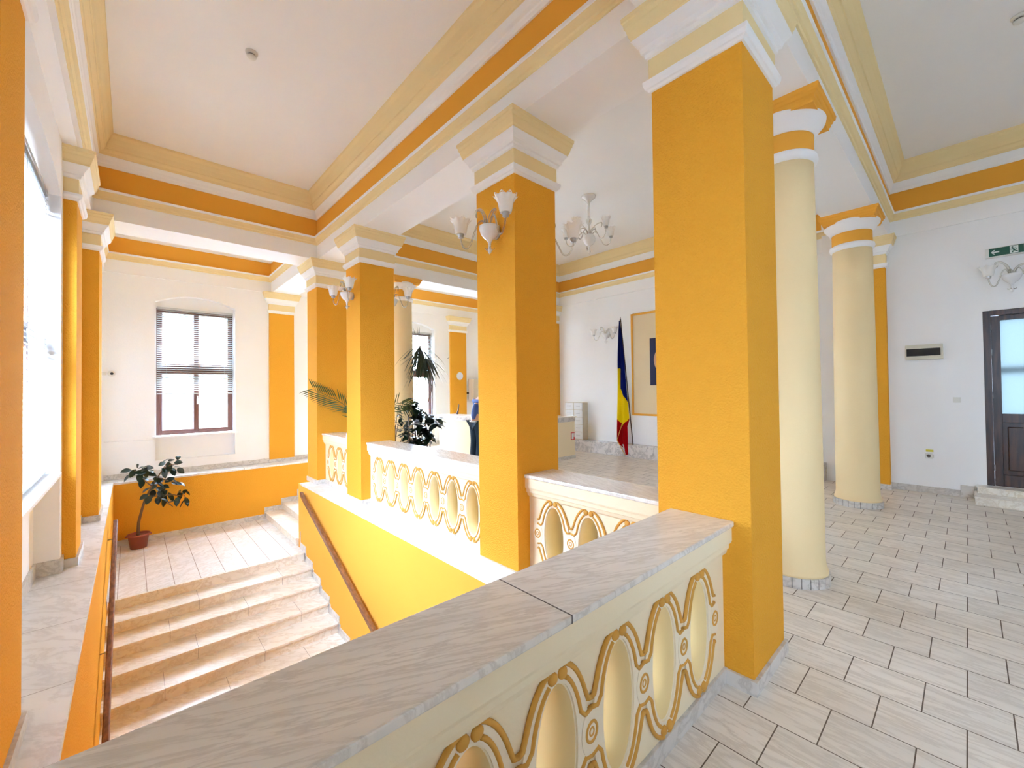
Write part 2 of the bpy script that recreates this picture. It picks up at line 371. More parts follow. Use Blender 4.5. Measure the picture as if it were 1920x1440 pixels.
# stepped skirting tiles
sk = MB()
for i in range(13):
    z = ZLAND-0.1425*(i+1); sk.box(XR-0.012, XR+0.01, ys[i+1]-0.02, ys[i]-0.05, z-0.14, z+0.10)
    sk.box(XR-0.012, XR+0.01, ys[i]-0.06, ys[i]+0.0, z-0.14, z+0.142+0.0)
sk.box(XR-0.012, XR+0.01, 7.69, 8.0, ZLAND-0.1, ZLAND+0.11)
sk.box(XR-0.012, XR+0.02, 8.0, 8.012, ZLAND, ZLAND+0.3)
child(sk, 'stepped_skirting', SKIRTM, st, 0.002)
sk = MB(); sk.box(XL, 2.17, YB-0.012, YB+0.01, ZLAND, ZLAND+0.10); sk.box(XL-0.01, XL+0.012, 7.5, YB, ZLAND, ZLAND+0.10)
for i in range(8):
    z = ZLAND+0.144*(i+1); x0 = 2.17+0.33*i; sk.box(x0, x0+0.33, YB-0.012, YB+0.01, z-0.146, z+0.10); 
child(sk, 'landing_skirting', SKIRTM, st, 0.002)

# handrails
def handrail(label, x, side, y0, z0, y1, z1, w=0.05, h=0.075, brackets=4):
    r = empty('handrail', (x, (y0+y1)/2, (z0+z1)/2), 0, label, 'handrail')
    mb = MB(); d = Vector((0, y1-y0, z1-z0)).normalized(); nrm = Vector((0, -d.z, d.y))*(h/2)
    A, B = Vector((x, y0, z0)), Vector((x, y1, z1)); vs = []
    for P in (A, B):
        for sx, sn in ((-1, -1), (1, -1), (1, 1), (-1, 1)): vs.append(P+Vector((sx*w/2, 0, 0))+nrm*sn)
    mb.add(vs, [(0, 1, 2, 3), (7, 6, 5, 4), (0, 4, 5, 1), (1, 5, 6, 2), (2, 6, 7, 3), (3, 7, 4, 0)])
    child(mb, 'rail', RAILW, r, 0.01)
    for k in range(brackets):
        t = 0.04+0.92*k/(brackets-1); P = A.lerp(B, t); mb = MB()
        mb.tube([P+Vector((0, 0, -h/2)), P+Vector((side*0.02, 0, -h/2-0.05)), Vector((x+side*(abs(x-(XR if side > 0 else XL))), P.y, P.z-h/2-0.05))], 0.008, 6)
        child(mb, 'bracket', METAL, r)
    return r
handrail('straight brown wooden handrail on the orange wall under the pillars', XR-0.07, 1, 7.72, -0.12, 2.6, -0.12-(7.72-2.6)*0.395)
handrail('brown wooden handrail on the left stair wall beside the window ledge', XL+0.075, -1, 8.2, -0.20, 2.2, -0.20-6.0*0.385)

# ------------------------------------------------------------------ structure: walls
def wall_holes(mb, axis, a0, a1, u0, u1, z0, z1, holes, mi=0):
    """wall slab between a0..a1 on its normal axis, spanning u,z, with rectangular holes (hu0,hu1,hz0,hz1)"""
    us = sorted({u0, u1, *[h[0] for h in holes], *[h[1] for h in holes]}); zs = sorted({z0, z1, *[h[2] for h in holes], *[h[3] for h in holes]})
    for i in range(len(us)-1):
        for j in range(len(zs)-1):
            uc, zc = (us[i]+us[i+1])/2, (zs[j]+zs[j+1])/2
            if any(h[0] < uc < h[1] and h[2] < zc < h[3] for h in holes): continue
            if axis == 'x': mb.box(a0, a1, us[i], us[i+1], zs[j], zs[j+1], mi)
            else: mb.box(us[i], us[i+1], a0, a1, zs[j], zs[j+1], mi)
def arch_fill(mb, axis, a0, a1, u0, u1, zs, zt, mi=0, n=16):
    """solid above a segmental arch springing at zs, crown zt, filling up to zt+0.02"""
    arc = []
    for i in range(n+1):
        t = i/n; arc.append((u0+(u1-u0)*t, zs+(zt-zs)*(1-(2*t-1)**2)))
    for i in range(n):
        (ua, za), (ub, zb) = arc[i], arc[i+1]; top = zt+0.02
        mb.prism([(ua, za), (ub, zb), (ub, top), (ua, top)], a0, a1, 'x' if axis == 'x' else 'y', mi)
# left wall: recesses reach to the floor under the windows (niches), arched heads
mb = MB()
WL1 = (3.42, 5.56, 3.40, 3.53)  # recess y0,y1, spring, crown
nich = [(3.42, 5.56, -0.01, 3.55), (-2.14, -1.40, 0.9, 3.40), (1.78, 2.13, 0.9, 3.40)]  # first the real recess, then openings of the added unseen windows
wall_holes(mb, 'x', XWL-0.16, XWL, -4.2, 11.2, -0.2, 5.1, nich)
wall_holes(mb, 'x', XWL-0.36, XWL-0.16, -4.2, 11.2, -0.2, 5.1, [(3.44, 5.54, 0.90, 3.40), (-2.14, -1.40, 0.90, 3.40), (1.78, 2.13, 0.90, 3.40)])
for y0, y1 in ((3.42, 5.56),): arch_fill(mb, 'x', XWL-0.16, XWL, y0, y1, 3.42, 3.53)
struct(mb.build('wall_left', WHITE), 'white left wall with a blind covered window recess', 'wall')
mb = MB()
bh = [(0.36, 1.70), (3.48, 4.83), (5.45, 6.80)]  # middle opening belongs to the added hidden window
wall_holes(mb, 'y', YWB, YWB+0.16, XWL-0.16, 9.0, -0.2, 5.1, [(a, b_, 0.27, 3.645) for a, b_ in bh])
wall_holes(mb, 'y', YWB+0.16, YWB+0.36, XWL-0.36, 9.2, -0.2, 5.1, [(a+0.02, b_-0.02, 0.75, 3.36) for a, b_ in bh])
for a, b_ in bh: arch_fill(mb, 'y', YWB, YWB+0.16, a, b_, 3.46, 3.625)
struct(mb.build('wall_back', WHITE), 'white back wall with brown framed windows', 'wall')
mb = MB()
wall_holes(mb, 'x', XWR, XWR+0.3, -4.2, 1.66, -0.2, 5.1, [(-1.25, -0.155, 0.2, 2.63)])
mb.box(XWH, XWH+0.3, 1.66, 11.2, -0.2, 5.1)
struct(mb.build('wall_right', WHITE), 'white right wall with the brown door and the flag', 'wall')
mb = MB(); mb.box(XWL-0.36, 9.1, -4.4, -4.2, -0.2, 5.1)
struct(mb.build('wall_front', WHITE), 'white wall behind the camera', 'wall')
mb = MB(); mb.box(XWL-0.5, 9.3, -4.4, 11.3, Z_CEIL, Z_CEIL+0.12)
struct(mb.build('ceiling', CEIL), 'white coffered ceiling', 'ceiling')
# beams
def beam(name, x0, x1, y0, y1, lab):
    mb = MB(); mb.box(x0, x1, y0, y1, Z_SOF, Z_CEIL+0.01); return struct(mb.build(name, WTRIM), lab, 'ceiling beam')
beam('ceiling_beam', BX0, BX1, -0.0+0.78, YWB, 'long white beam over the row of square pillars')
beam('ceiling_beam', XWL, BX0, 0.78, 1.32, 'white beam above the near balustrade')
beam('ceiling_beam', XWL, BX0, 7.62, 8.22, 'white cross beam before the back window bay')
beam('ceiling_beam', BX1, XWR, 0.78, 1.32, 'white beam over the two near round columns')
beam('ceiling_beam', BX1, XWH, 7.66, 8.22, 'white beam over the far round column')
mb = MB()
mb.box(XWL, XAL, -4.2, YWB, Z_SOF, Z_CEIL)                                  # along left wall
mb.box(XAL, 8.82, YWB-0.03, YWB, Z_SOF, Z_CEIL)                             # back wall
mb.box(XWH-0.03, XWH, 1.32, YWB, Z_SOF, Z_CEIL)
mb.box(XWR-0.02, XWR, -4.2, 0.78, Z_SOF, Z_CEIL)
struct(mb.build('trim_3', WTRIM), 'white architrave along the top of the walls', 'architrave')

COFF = [((XAL, BX0, 1.32, 7.62), 'over the stairwell'), ((XAL, BX0, 8.22, YWB-0.03), 'over the back window bay'),
        ((BX1, XWH-0.03, 1.32, 7.66), 'over the hall with the chandelier'), ((BX1, XWH-0.03, 8.22, YWB-0.03), 'over the reception counter'),
        ((XAL, XWR-0.02, -4.2, 0.78), 'over the tiled passage by the door')]
for k, ((x0, x1, y0, y1), where) in enumerate(COFF):
    r = empty('trim_%d' % (4+k), ((x0+x1)/2, (y0+y1)/2, 4.1), 0, 'cream, white and orange ceiling mouldings '+where, 'moulding', kind='structure')
    mb = MB(); mb.rects(x0, x1, y0, y1, [(0, 4.165), (0.015, 4.165), (0.02, 4.19), (0.035, 4.20), (0.045, 4.235), (0.055, 4.262)], inward=True, cap=False); child(mb, 'lower_moulding', CREAM, r)
    mb = MB(); mb.rects(x0, x1, y0, y1, [(0.055, 4.262), (0.065, 4.266), (0.065, 4.295), (0.0, 4.297)], inward=True, cap=False); child(mb, 'white_fillet', WTRIM, r)
    mb = MB(); mb.rects(x0, x1, y0, y1, [(0.0, 4.29), (0.004, 4.297), (0.004, 4.60), (0, 4.602)], inward=True, cap=False); child(mb, 'frieze', OSMOOTH, r)
    mb = MB(); mb.rects(x0, x1, y0, y1, [(0, 4.60), (0.022, 4.60), (0.026, 4.64), (0.036, 4.652), (0.042, 4.69), (0.062, 4.74)], inward=True, cap=False); child(mb, 'white_band', WTRIM, r)
    mb = MB(); mb.rects(x0, x1, y0, y1, [(0.062, 4.74), (0.075, 4.742), (0.082, 4.77), (0.115, 4.80), (0.118, 4.815), (0.128, 4.817), (0.140, 4.88), (0.165, 4.94), (0.195, 4.975), (0.200, 5.0)], inward=True, cap=False); child(mb, 'cornice', CREAM, r)

# ------------------------------------------------------------------ pillars, pilasters and columns
CAPP = [(0.0, 3.448), (0.012, 3.45), (0.022, 3.463), (0.030, 3.467), (0.038, 3.49), (0.040, 3.512), (0.012, 3.517),
        (0.012, 3.655), (0.026, 3.66), (0.030, 3.685), (0.045, 3.69), (0.052, 3.72), (0.075, 3.755), (0.090, 3.775),
        (0.090, 3.79), (0.098, 3.80), (0.112, 3.85), (0.118, 3.855), (0.122, 3.885), (0.130, 3.89), (0.132, Z_SOF)]
CAPM = [1, 1, 1, 1, 1, 1, 0, 1, 1, 1, 1, 1, 1, 0, 0, 0, 0, 0, 0, 0]
def pillar(name, label, cat, x0, x1, y0, y1, flags=(1, 1, 1, 1), zb=0.0, group=None):
    r = empty(name, ((x0+x1)/2, (y0+y1)/2, zb), 0, label, cat, group)
    mb = MB(); mb.box(x0, x1, y0, y1, zb+0.02, 3.455); child(mb, 'shaft', ORANGE, r)
    mb = MB(); mb.rects(x0, x1, y0, y1, CAPP, flags, CAPM); child(mb, 'capital', [CREAM, WTRIM], r)
    mb = MB(); mb.rects(x0, x1, y0, y1, [(0.018, zb), (0.018, zb+0.075), (0.0, zb+0.075)], flags); child(mb, 'base_tiles', SKIRTM, r)
    return r
GP = 'square orange pillars of the balustrade row'
pillar('square_pillar', 'nearest square orange pillar, the broadest, at the end of the near balustrade', 'pillar', PX0, PX1, *PY[0], group=GP)
pillar('square_pillar', 'square orange pillar second from the camera, with a two-armed glass lamp', 'pillar', PX0, PX1, *PY[1], group=GP)
pillar('square_pillar', 'third square orange pillar, lamp on it, palm frond emerging behind it', 'pillar', PX0, PX1, *PY[2], group=GP)
pillar('square_pillar', 'farthest square orange pillar at the top of the stairs, without a lamp', 'pillar', PX0, PX1, *PY[3], group=GP)
GL = 'orange pilasters on the walls'
pillar('wall_pilaster', 'large orange pilaster cut off by the left edge, before the blinds', 'pilaster', XWL, -0.385, 2.57, 3.09, (0, 1, 1, 1), group=GL)
pillar('wall_pilaster', 'orange pilaster on the left wall just past the blind covered window', 'pilaster', XWL, XAL-0.01, 5.70, 6.25, (0, 1, 1, 1), group=GL)
pillar('wall_pilaster', 'orange pilaster on the left wall under the cross beam, before the back bay', 'pilaster', XWL, -0.30, 7.50, 8.15, (0, 1, 1, 1), group=GL)
pillar('wall_pilaster', 'orange pilaster on the back wall right of the brown window', 'pilaster', 2.36, 2.88, YWB-0.05, YWB, (1, 1, 1, 0), group=GL)
pillar('wall_pilaster', 'orange pilaster behind the reception counter with a round white clock', 'pilaster', 7.34, 7.95, YWB-0.05, YWB, (1, 1, 1, 0), group=GL)
pillar('wall_pilaster', 'orange pilaster in the hall corner behind the white drawer cabinet', 'pilaster', 8.62, XWH, 7.70, 8.18, (1, 0, 1, 1), group=GL)
pillar('wall_pilaster', 'orange pilaster on the right wall beside the far round column', 'pilaster', 8.66, XWR, 0.84, 1.34, (1, 0, 1, 1), group=GL)

def round_column(label, cx, cy, r0=0.235, r1=0.215):
    r = empty('round_column', (cx, cy, 0), 0, label, 'column', 'cream round columns')
    mb = MB(); prof = [(r0+0.02, 0.07), (r0+0.02, 0.10), (r0+0.012, 0.12), (r0+0.004, 0.15)]
    for k in range(11):
        t = k/10; prof.append((r0+(r1-r0)*t**1.4, 0.18+(3.47-0.18)*t))
    mb.lathe(prof, cx, cy, 48); child(mb, 'shaft', CREAMCOL, r)
    mb = MB(); R = r1
    mb.lathe([(R, 3.45), (R+0.022, 3.462), (R+0.032, 3.49), (R+0.026, 3.52), (R+0.006, 3.532)], cx, cy, 48, cap=False)
    mb.lathe([(R+0.006, 3.68), (R+0.02, 3.685), (R+0.03, 3.71), (R+0.06, 3.75), (R+0.085, 3.78), (R+0.09, 3.81), (R+0.075, 3.83)], cx, cy, 48, cap=False)
    child(mb, 'capital_rings', WTRIM, r)
    mb = MB(); mb.lathe([(R+0.004, 3.53), (R+0.004, 3.69)], cx, cy, 48, cap=False); child(mb, 'necking', OSMOOTH, r)
    mb = MB(); h = 0.275
    mb.rects(cx-h, cx+h, cy-h, cy+h, [(0.0, 3.80), (0.0, 3.815), (0.012, 3.83), (0.014, 3.85), (0.022, 3.855), (0.030, 3.88), (0.040, 3.885), (0.045, Z_SOF)]); child(mb, 'abacus', OSMOOTH, r)
    mb = MB()
    n = 26; rb = r0+0.032
    for i in range(n):
        a0, a1 = 2*PI*(i+0.04)/n, 2*PI*(i+0.96)/n
        po = [(cx+rb*math.cos(a), cy+rb*math.sin(a)) for a in (a0, (a0+a1)/2, a1)]+[(cx+(rb-0.03)*math.cos(a), cy+(rb-0.03)*math.sin(a)) for a in (a1, a0)]
        mb.prism(po, 0, 0.08)
    mb.lathe([(rb-0.003, 0.0), (rb-0.003, 0.079), (r0, 0.08)], cx, cy, 48, mi=1)
    child(mb, 'base_tiles', [SKIRTM, GROUT], r)
    return r
round_column('nearest round cream column, standing right behind the broad orange pillar', 4.15, 1.04)
round_column('round cream column near the right wall, bathed in light on its left', 7.30, 1.04)
round_column('round cream column among the potted plants seen past the third square pillar', 4.15, 7.93)
round_column('round cream column hidden behind the second square pillar in the far hall', 7.30, 7.93)

# ------------------------------------------------------------------ balustrades
OA, OBH, OZC = 0.0975, 0.242, 0.395    # oval half width, half height, centre
def balustrade(label, origin, rz, L, n, pitch, slabs):
    """local x from 0..L, centred on y=0; ovals centred along the length"""
    r = empty('balustrade', origin, rz, label, 'balustrade', 'balustrades with pierced ovals')
    T = 0.115; zlo, zhi = 0.075, 0.70
    mb = MB(); N = 40; x_first = L/2-(n-1)*pitch/2
    def cell(cx, w0, w1):
        # ring between ellipse and its rectangular cell
        E, Q = [], []
        for i in range(N):
            a = 2*PI*i/N; ex, ez = OA*math.cos(a), OBH*math.sin(a); E.append((cx+ex, OZC+ez))
            dx, dz = math.cos(a), math.sin(a)*OBH/OA*0.8
            tx = ((w1 if dx > 0 else w0)/abs(dx)) if abs(dx) > 1e-6 else 1e9
            tz = (((zhi-OZC) if dz > 0 else (OZC-zlo))/abs(dz)) if abs(dz) > 1e-6 else 1e9
            t = min(tx, tz); Q.append([cx+dx*t, OZC+dz*t])
        for cxn, czn in ((cx+w1, zhi), (cx-w0, zhi), (cx-w0, zlo), (cx+w1, zlo)):   # snap nearest to the corners
            k = min(range(N), key=lambda i: (Q[i][0]-cxn)**2+(Q[i][1]-czn)**2); Q[k] = [cxn, czn]
        for s_ in (-1, 1):
            vs = [(x, s_*T, z) for x, z in E]+[(x, s_*T, z) for x, z in Q]
            mb.add(vs, [(i, (i+1) % N, N+(i+1) % N, N+i) for i in range(N)], 0)
        vs = [(x, -T, z) for x, z in E]+[(x, T, z) for x, z in E]
        mb.add(vs, [(i, (i+1) % N, N+(i+1) % N, N+i) for i in range(N)], 1, True)
    for k in range(n):
        cx = x_first+k*pitch; cell(cx, pitch/2, pitch/2)
    xa, xb = x_first-pitch/2, x_first+(n-1)*pitch+pitch/2
    for a, c in ((0, xa), (xb, L)):
        if c-a > 0.002:
            for s_ in (-1, 1): mb.add([(a, s_*T, zlo), (c, s_*T, zlo), (c, s_*T, zhi), (a, s_*T, zhi)], [(0, 1, 2, 3)])
    mb.build('pierced_panel', [BALCREAM, BALREV], r, fix=True)
    # strapwork bands and painted lines, on both faces
    for s_ in (-1, 1):
        band, line = MB(), MB()
        yf = s_*(T-0.001); yb_ = s_*(T+0.008)
        def annulus(cx, cz, a0, b0, a1, b1, th0=0, th1=2*PI, nn=48, lift=0.0):
            yb_ = s_*(T+0.008+lift)
            full = abs(th1-th0-2*PI) < 1e-6; ps = []
            cnt = nn if full else nn+1
            for i in range(cnt):
                a = th0+(th1-th0)*i/nn; ps.append((a0*math.cos(a), b0*math.sin(a), a1*math.cos(a), b1*math.sin(a)))
            vs = []
            for p in ps: vs += [(cx+p[0], yf, cz+p[1]), (cx+p[0], yb_, cz+p[1]), (cx+p[2], yb_, cz+p[3]), (cx+p[2], yf, cz+p[3])]
            fs = []
            for i in range(cnt if full else cnt-1):
                j = (i+1) % cnt
                for q in range(3): fs.append((4*i+q, 4*i+q+1, 4*j+q+1, 4*j+q))
            band.add(vs, fs, 0, False)
        def ln(pts, w=0.0092, closed=False):
            line.tube([(x, yb_*1.0, z) for x, z in pts], w, 6, closed=closed)
        for k in range(n):
            cx = x_first+k*pitch
            annulus(cx, OZC, OA+0.006, OBH+0.006, OA+0.066, OBH+0.062)
            for sg in (1, -1):           # top and bottom halves
                # outer line springs from the saddle between ovals and rises round the arch
                for sx in (1, -1):
                    P = [(cx+sx*pitch*0.5, OZC+sg*0.118), (cx+sx*(pitch*0.5-0.018), OZC+sg*0.122)]
                    for i in range(9):
                        a = math.radians(32+i*(80-32)/8); P.append((cx+sx*(OA+0.070)*math.cos(a), OZC+sg*(OBH+0.066)*math.sin(a)))
                    P.append((cx+sx*0.020, OZC+sg*(OBH+0.058))); ln(P)
                    # inner line beside the oval, turning out round the roundel
                    P = []
                    for i in range(8):
                        a = math.radians(72-i*(72-22)/7); P.append((cx+sx*(OA+0.030)*math.cos(a), OZC+sg*(OBH+0.026)*math.sin(a)))
                    P += [(cx+sx*(pitch/2-0.035), OZC+sg*0.075), (cx+sx*pitch/2, OZC+sg*0.083)]; ln(P, 0.0082)
                    # scroll eyes above the crown
                    sc = MB(); sc.lathe([(0.0, 0.0), (0.021, 0.0), (0.021, 0.010), (0.014, 0.016), (0.0, 0.018)], 0, 0, 14)
                    sc.xform(Matrix.Translation((cx+sx*0.024, yb_-s_*0.004, OZC+sg*(OBH+0.034))) @ Matrix.Rotation(-s_*PI/2, 4, 'X'))
                    line.add(sc.v, sc.f, 0, True)
        for k in range(n+1):
            cx = x_first-pitch/2+k*pitch
            if cx < -0.01 or cx > L+0.01: continue
            annulus(cx, OZC, 0.001, 0.001, 0.055, 0.085, nn=24, lift=0.0025)
            for rr, w in ((0.030, 0.007), (0.012, 0.005)):
                ln([(cx+rr*math.cos(2*PI*i/18), OZC+rr*1.15*math.sin(2*PI*i/18)) for i in range(18)], w, True)
        band.build('strapwork', BALBAND, r); line.build('painted_lines', ODARK, r)
    # frieze mouldings under the coping
    pf = [(0.118, 0.685), (0.128, 0.70), (0.136, 0.70), (0.142, 0.725), (0.150, 0.73), (0.150, 0.758), (0.162, 0.762), (0.166, 0.775), (0.166, 0.852)]
    mb = MB()
    poly = [(-a, z) for a, z in pf]+[(a, z) for a, z in reversed(pf)]
    mb.prism(poly, 0, L, 'x'); mb.build('frieze_moulding', BALCREAM, r)
    for a, c in slabs:
        mb = MB(); mb.box(a+0.0015, c-0.0015, -0.180, 0.180, 0.853, 0.882); mb.build('coping_slab', COPEM, r, 0.006)
    for a, c in slabs[1:]:
        mb = MB(); mb.box(a-0.0016, a+0.0016, -0.1785, 0.1785, 0.854, 0.8805); mb.build('slab_joint', GROUT, r)
    mb = MB(); mb.box(0, L, -0.130, 0.130, 0.0, 0.078); mb.build('base_skirting', SKIRTM, r, 0.002)
    return r
YR, XRW = 1.043, 2.655
balustrade('near cream balustrade with marble coping sweeping across the foreground', (-0.35, YR, 0), 0, 2.75, 7, 0.353, [(0, 1.39), (1.39, 2.75)])
balustrade('short cream balustrade between the nearest and second square pillars', (XRW, PY[0][1], 0), PI/2, PY[1][0]-PY[0][1], 3, 0.355, [(0, PY[1][0]-PY[0][1])])
balustrade('long cream balustrade with seven ovals between second and third square pillars', (XRW, PY[1][1], 0), PI/2, PY[2][0]-PY[1][1], 7, 0.355, [(0, 1.4), (1.4, PY[2][0]-PY[1][1])])
balustrade('far cream balustrade between the third and farthest square pillars', (XRW, PY[2][1], 0), PI/2, PY[3][0]-PY[2][1], 3, 0.355, [(0, PY[3][0]-PY[2][1])])

# ------------------------------------------------------------------ baseboards, plinths, steps
mb = MB(); mb.box(XWR-0.02, XWR, 0.10, 0.84, 0, 0.095); mb.box(XWR-0.02, XWR, -4.2, -1.35, 0, 0.095)
mb.box(XWR-0.025, XWR, -0.03, 0.10, 0, 0.17)
struct(mb.build('baseboard_right', SKIRTM, bevel=0.002), 'marble baseboard of the door wall', 'baseboard')
mb = MB(); mb.box(XAL, 8.8, YWB-0.02, YWB, 0, 0.10)
mb.box(XWL, XWL+0.02, 6.25, 7.5, 0, 0.10); mb.box(XWL, XWL+0.02, 8.15, YWB, 0, 0.10)
mb.box(XWL-0.16, XWL-0.14, 3.42, 5.56, 0, 0.125); mb.box(XWL-0.16, XWL+0.015, 5.545, 5.575, 0, 0.125); mb.box(XWL, XWL+0.015, 5.56, 5.70, 0, 0.125)
struct(mb.build('baseboard_left', SKIRTM, bevel=0.002), 'low marble baseboard round the stair ledges', 'baseboard')
mb = MB(); mb.box(8.62, XWH, 1.66, 7.68, 0, 0.29)
struct(mb.build('trim_9', VEINM, bevel=0.006), 'veined marble plinth along the hall wall under the flag', 'plinth')
ds = empty('door_steps', (8.6, -0.7, 0), 0, 'two pale marble steps leading up to the brown door', 'steps')
mb = MB(); mb.box(8.33, XWR, -1.6, -0.035, 0, 0.085); mb.box(8.31, XWR, -1.62, -0.03, 0.085, 0.108); child(mb, 'lower_step', STEPM, ds, 0.004)
mb = MB(); mb.box(8.75, XWR+0.3, -1.25, -0.155, 0.11, 0.1995); mb.box(8.62, XWR, -1.5, -0.06, 0.108, 0.178); mb.box(8.60, XWR, -1.52, -0.055, 0.178, 0.20); child(mb, 'upper_step', STEPM, ds, 0.004)

# ------------------------------------------------------------------ windows with blinds
def window(name, axis, a, u0, u1, z0, z1, lab, ztr=2.13, handle=True):
    """frame plane at a on its normal axis; sash bars as in the photograph"""
    r = empty(name, (a, (u0+u1)/2, z0) if axis == 'x' else ((u0+u1)/2, a, z0), 0, lab, 'window', kind='structure')
    def B(mb, ua, ub, za, zb, d0, d1):
        if axis == 'x': mb.box(a-d1, a-d0, ua, ub, za, zb)
        else: mb.box(ua, ub, a+d0, a+d1, za, zb)
    w = 0.05; um = (u0+u1)/2
    mb = MB()
    for q in ((u0, u0+w, z0, z1), (u1-w, u1, z0, z1), (u0+w, u1-w, z0, z0+w), (u0+w, u1-w, z1-w, z1), (u0+w, u1-w, ztr-0.06, ztr+0.05)): B(mb, *q, 0.0, 0.07)
    B(mb, um-0.03, um+0.03, ztr, z1-w, 0.0, 0.07)
    child(mb, 'window_frame', WFRAME, r, 0.004)
    for (ua, ub) in ((u0+w, um), (um, u1-w)):
        for (za, zb) in ((z0+w, ztr-0.06), (ztr+0.05, z1-w)):
            mb = MB(); s_ = 0.045
            B(mb, ua, ua+s_, za, zb, -0.015, 0.045); B(mb, ub-s_, ub, za, zb, -0.015, 0.045); B(mb, ua+s_, ub-s_, za, za+s_, -0.015, 0.045); B(mb, ua+s_, ub-s_, zb-s_, zb, -0.015, 0.045)
            sh = child(mb, 'sash', WFRAME, r, 0.004)
            mb = MB(); B(mb, ua+s_, ub-s_, za+s_, zb-s_, 0.010, 0.016); mb.xform(Matrix.Translation(-Vector(r.location))); mb.build('pane', PANE, sh)
    if handle:
        mb = MB(); B(mb, um+0.005, um+0.03, 1.38, 1.50, -0.03, -0.015); B(mb, um+0.008, um+0.026, 1.42, 1.56, -0.05, -0.03); child(mb, 'handle', PLASTIC, r, 0.003)
    return r
window('window_1', 'y', 11.08, 0.38, 1.68, 0.77, 3.36, 'brown framed window on the back wall with half lowered blind')
window('window_2', 'y', 11.08, 5.47, 6.78, 0.77, 3.36, 'brown framed hall window behind the potted plants')
window('window_3', 'x', XWL-0.20, 3.46, 5.52, 0.92, 3.40, 'tall left window covered by white blinds', handle=False)
window('added_window_5', 'x', XWL-0.20, -2.13, -1.41, 0.92, 3.38, 'added unseen left window behind the camera, letting in daylight', handle=False)  # added out of view to bring daylight to the front passage
window('added_window_6', 'x', XWL-0.20, 1.79, 2.12, 0.92, 3.38, 'added unseen narrow left window beside the near balustrade, letting in daylight', handle=False)  # added out of view to light the near coping and pillars
window('added_window_4', 'y', 11.08, 3.50, 4.81, 0.77, 3.36, 'added brown framed hall window, unseen behind the square pillars, letting in daylight')  # added where pillars hide it, to brighten the hall
def sill(name, x0, x1, y0, y1, z, lab):
    mb = MB(); mb.box(x0, x1, y0, y1, z-0.03, z); return struct(mb.build(name, WTRIM, bevel=0.004), lab, 'window sill')
sill('window_sill', 0.32, 1.74, YWB-0.04, 11.08, 0.762, 'white sill of the back window')
sill('window_sill', 5.41, 6.84, YWB-0.04, 11.08, 0.762, 'white sill of the hall window')
sill('window_sill', XWL-0.20, XWL+0.01, 3.42, 5.56, 0.905, 'white sill under the tall left blinds')
# niche back panels keep the thin wall closed below the windows (arched heads are in the walls)
def blind(label, axis, a, u0, u1, ztop, zbot, pitch, depth, tilt, group='white venetian blinds', M=None):
    M = M or BLIND
    r = empty('venetian_blind', (a, (u0+u1)/2, ztop) if axis == 'x' else ((u0+u1)/2, a, ztop), 0, label, 'blind', group)
    def rotbox(mb, ua, ub, z, d, th, ang):
        c, s_ = math.cos(ang), math.sin(ang); pts = [(-d/2, -th/2), (d/2, -th/2), (d/2, th/2), (-d/2, th/2)]
        q = [(p[0]*c-p[1]*s_, p[0]*s_+p[1]*c) for p in pts]; vs = []
        for u in (ua, ub):
            for dn, dz in q: vs.append((a+dn, u, z+dz) if axis == 'x' else (u, a+dn, z+dz))
        mb.add(vs, [(0, 1, 2, 3), (7, 6, 5, 4), (0, 4, 5, 1), (1, 5, 6, 2), (2, 6, 7, 3), (3, 7, 4, 0)])
    mb = MB(); z = ztop-0.06
    while z > zbot+0.03: rotbox(mb, u0, u1, z, depth, 0.0025, tilt); z -= pitch
    child(mb, 'slats', M, r)
    mb = MB(); rotbox(mb, u0, u1, ztop-0.02, 0.045, 0.045, 0); child(mb, 'headrail', M, r, 0.003)
    mb = MB(); rotbox(mb, u0, u1, zbot, depth, 0.02, 0); child(mb, 'bottom_rail', M, r, 0.003)
    for t in (0.12, 0.88) if (u1-u0) < 1.5 else (0.08, 0.5, 0.92):
        u = u0+(u1-u0)*t
        for dn in (-depth/2, depth/2):
            p = [(a+dn, u, ztop-0.03), (a+dn, u, zbot)] if axis == 'x' else [(u, a+dn, ztop-0.03), (u, a+dn, zbot)]
            mb = MB(); mb.tube(p, 0.0012, 4); child(mb, 'ladder_cord', M, r)
    return r
blind('half lowered white blind over the brown back window', 'y', 11.02, 0.385, 1.675, 3.37, 1.61, 0.043, 0.040, 0.50)
blind('white blind on the hall window behind the spiky plant', 'y', 11.02, 5.475, 6.775, 3.37, 2.26, 0.043, 0.040, 0.50)
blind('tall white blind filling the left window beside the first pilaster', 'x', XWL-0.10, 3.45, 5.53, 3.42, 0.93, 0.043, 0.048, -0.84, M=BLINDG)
# conduit, camera, low trunking on the back wall
o = MB(); o.tube([(XAL, YWB-0.012, 0.722), (0.10, YWB-0.012, 0.715), (0.33, YWB-0.012, 0.708)], 0.011, 8); o.box(-0.03, 0.03, YWB-0.02, YWB, 0.70, 0.735)
tag(o.build('wall_conduit', WTRIM), 'thin white pipe on the back wall left of the window sill', 'pipe')
r = empty('security_camera', (-0.28, YWB, 2.0), 0, 'small white dome security camera with a black lens on the back wall', 'security camera')
mb = MB(); mb.lathe([(0.0, 0), (0.055, 0.0), (0.055, 0.03), (0.045, 0.045), (0.0, 0.05)], 0, 0, 24); mb.xform(Matrix.Translation((-0.27, YWB, 2.0)) @ Matrix.Rotation(PI/2, 4, 'X')); child(mb, 'housing', PLASTIC, r)
mb = MB(); mb.lathe([(0.0, 0.04), (0.026, 0.045), (0.02, 0.06), (0.0, 0.066)], 0, 0, 20); mb.xform(Matrix.Translation((-0.262, YWB, 2.0)) @ Matrix.Rotation(PI/2, 4, 'X')); child(mb, 'lens', BLACK, r)
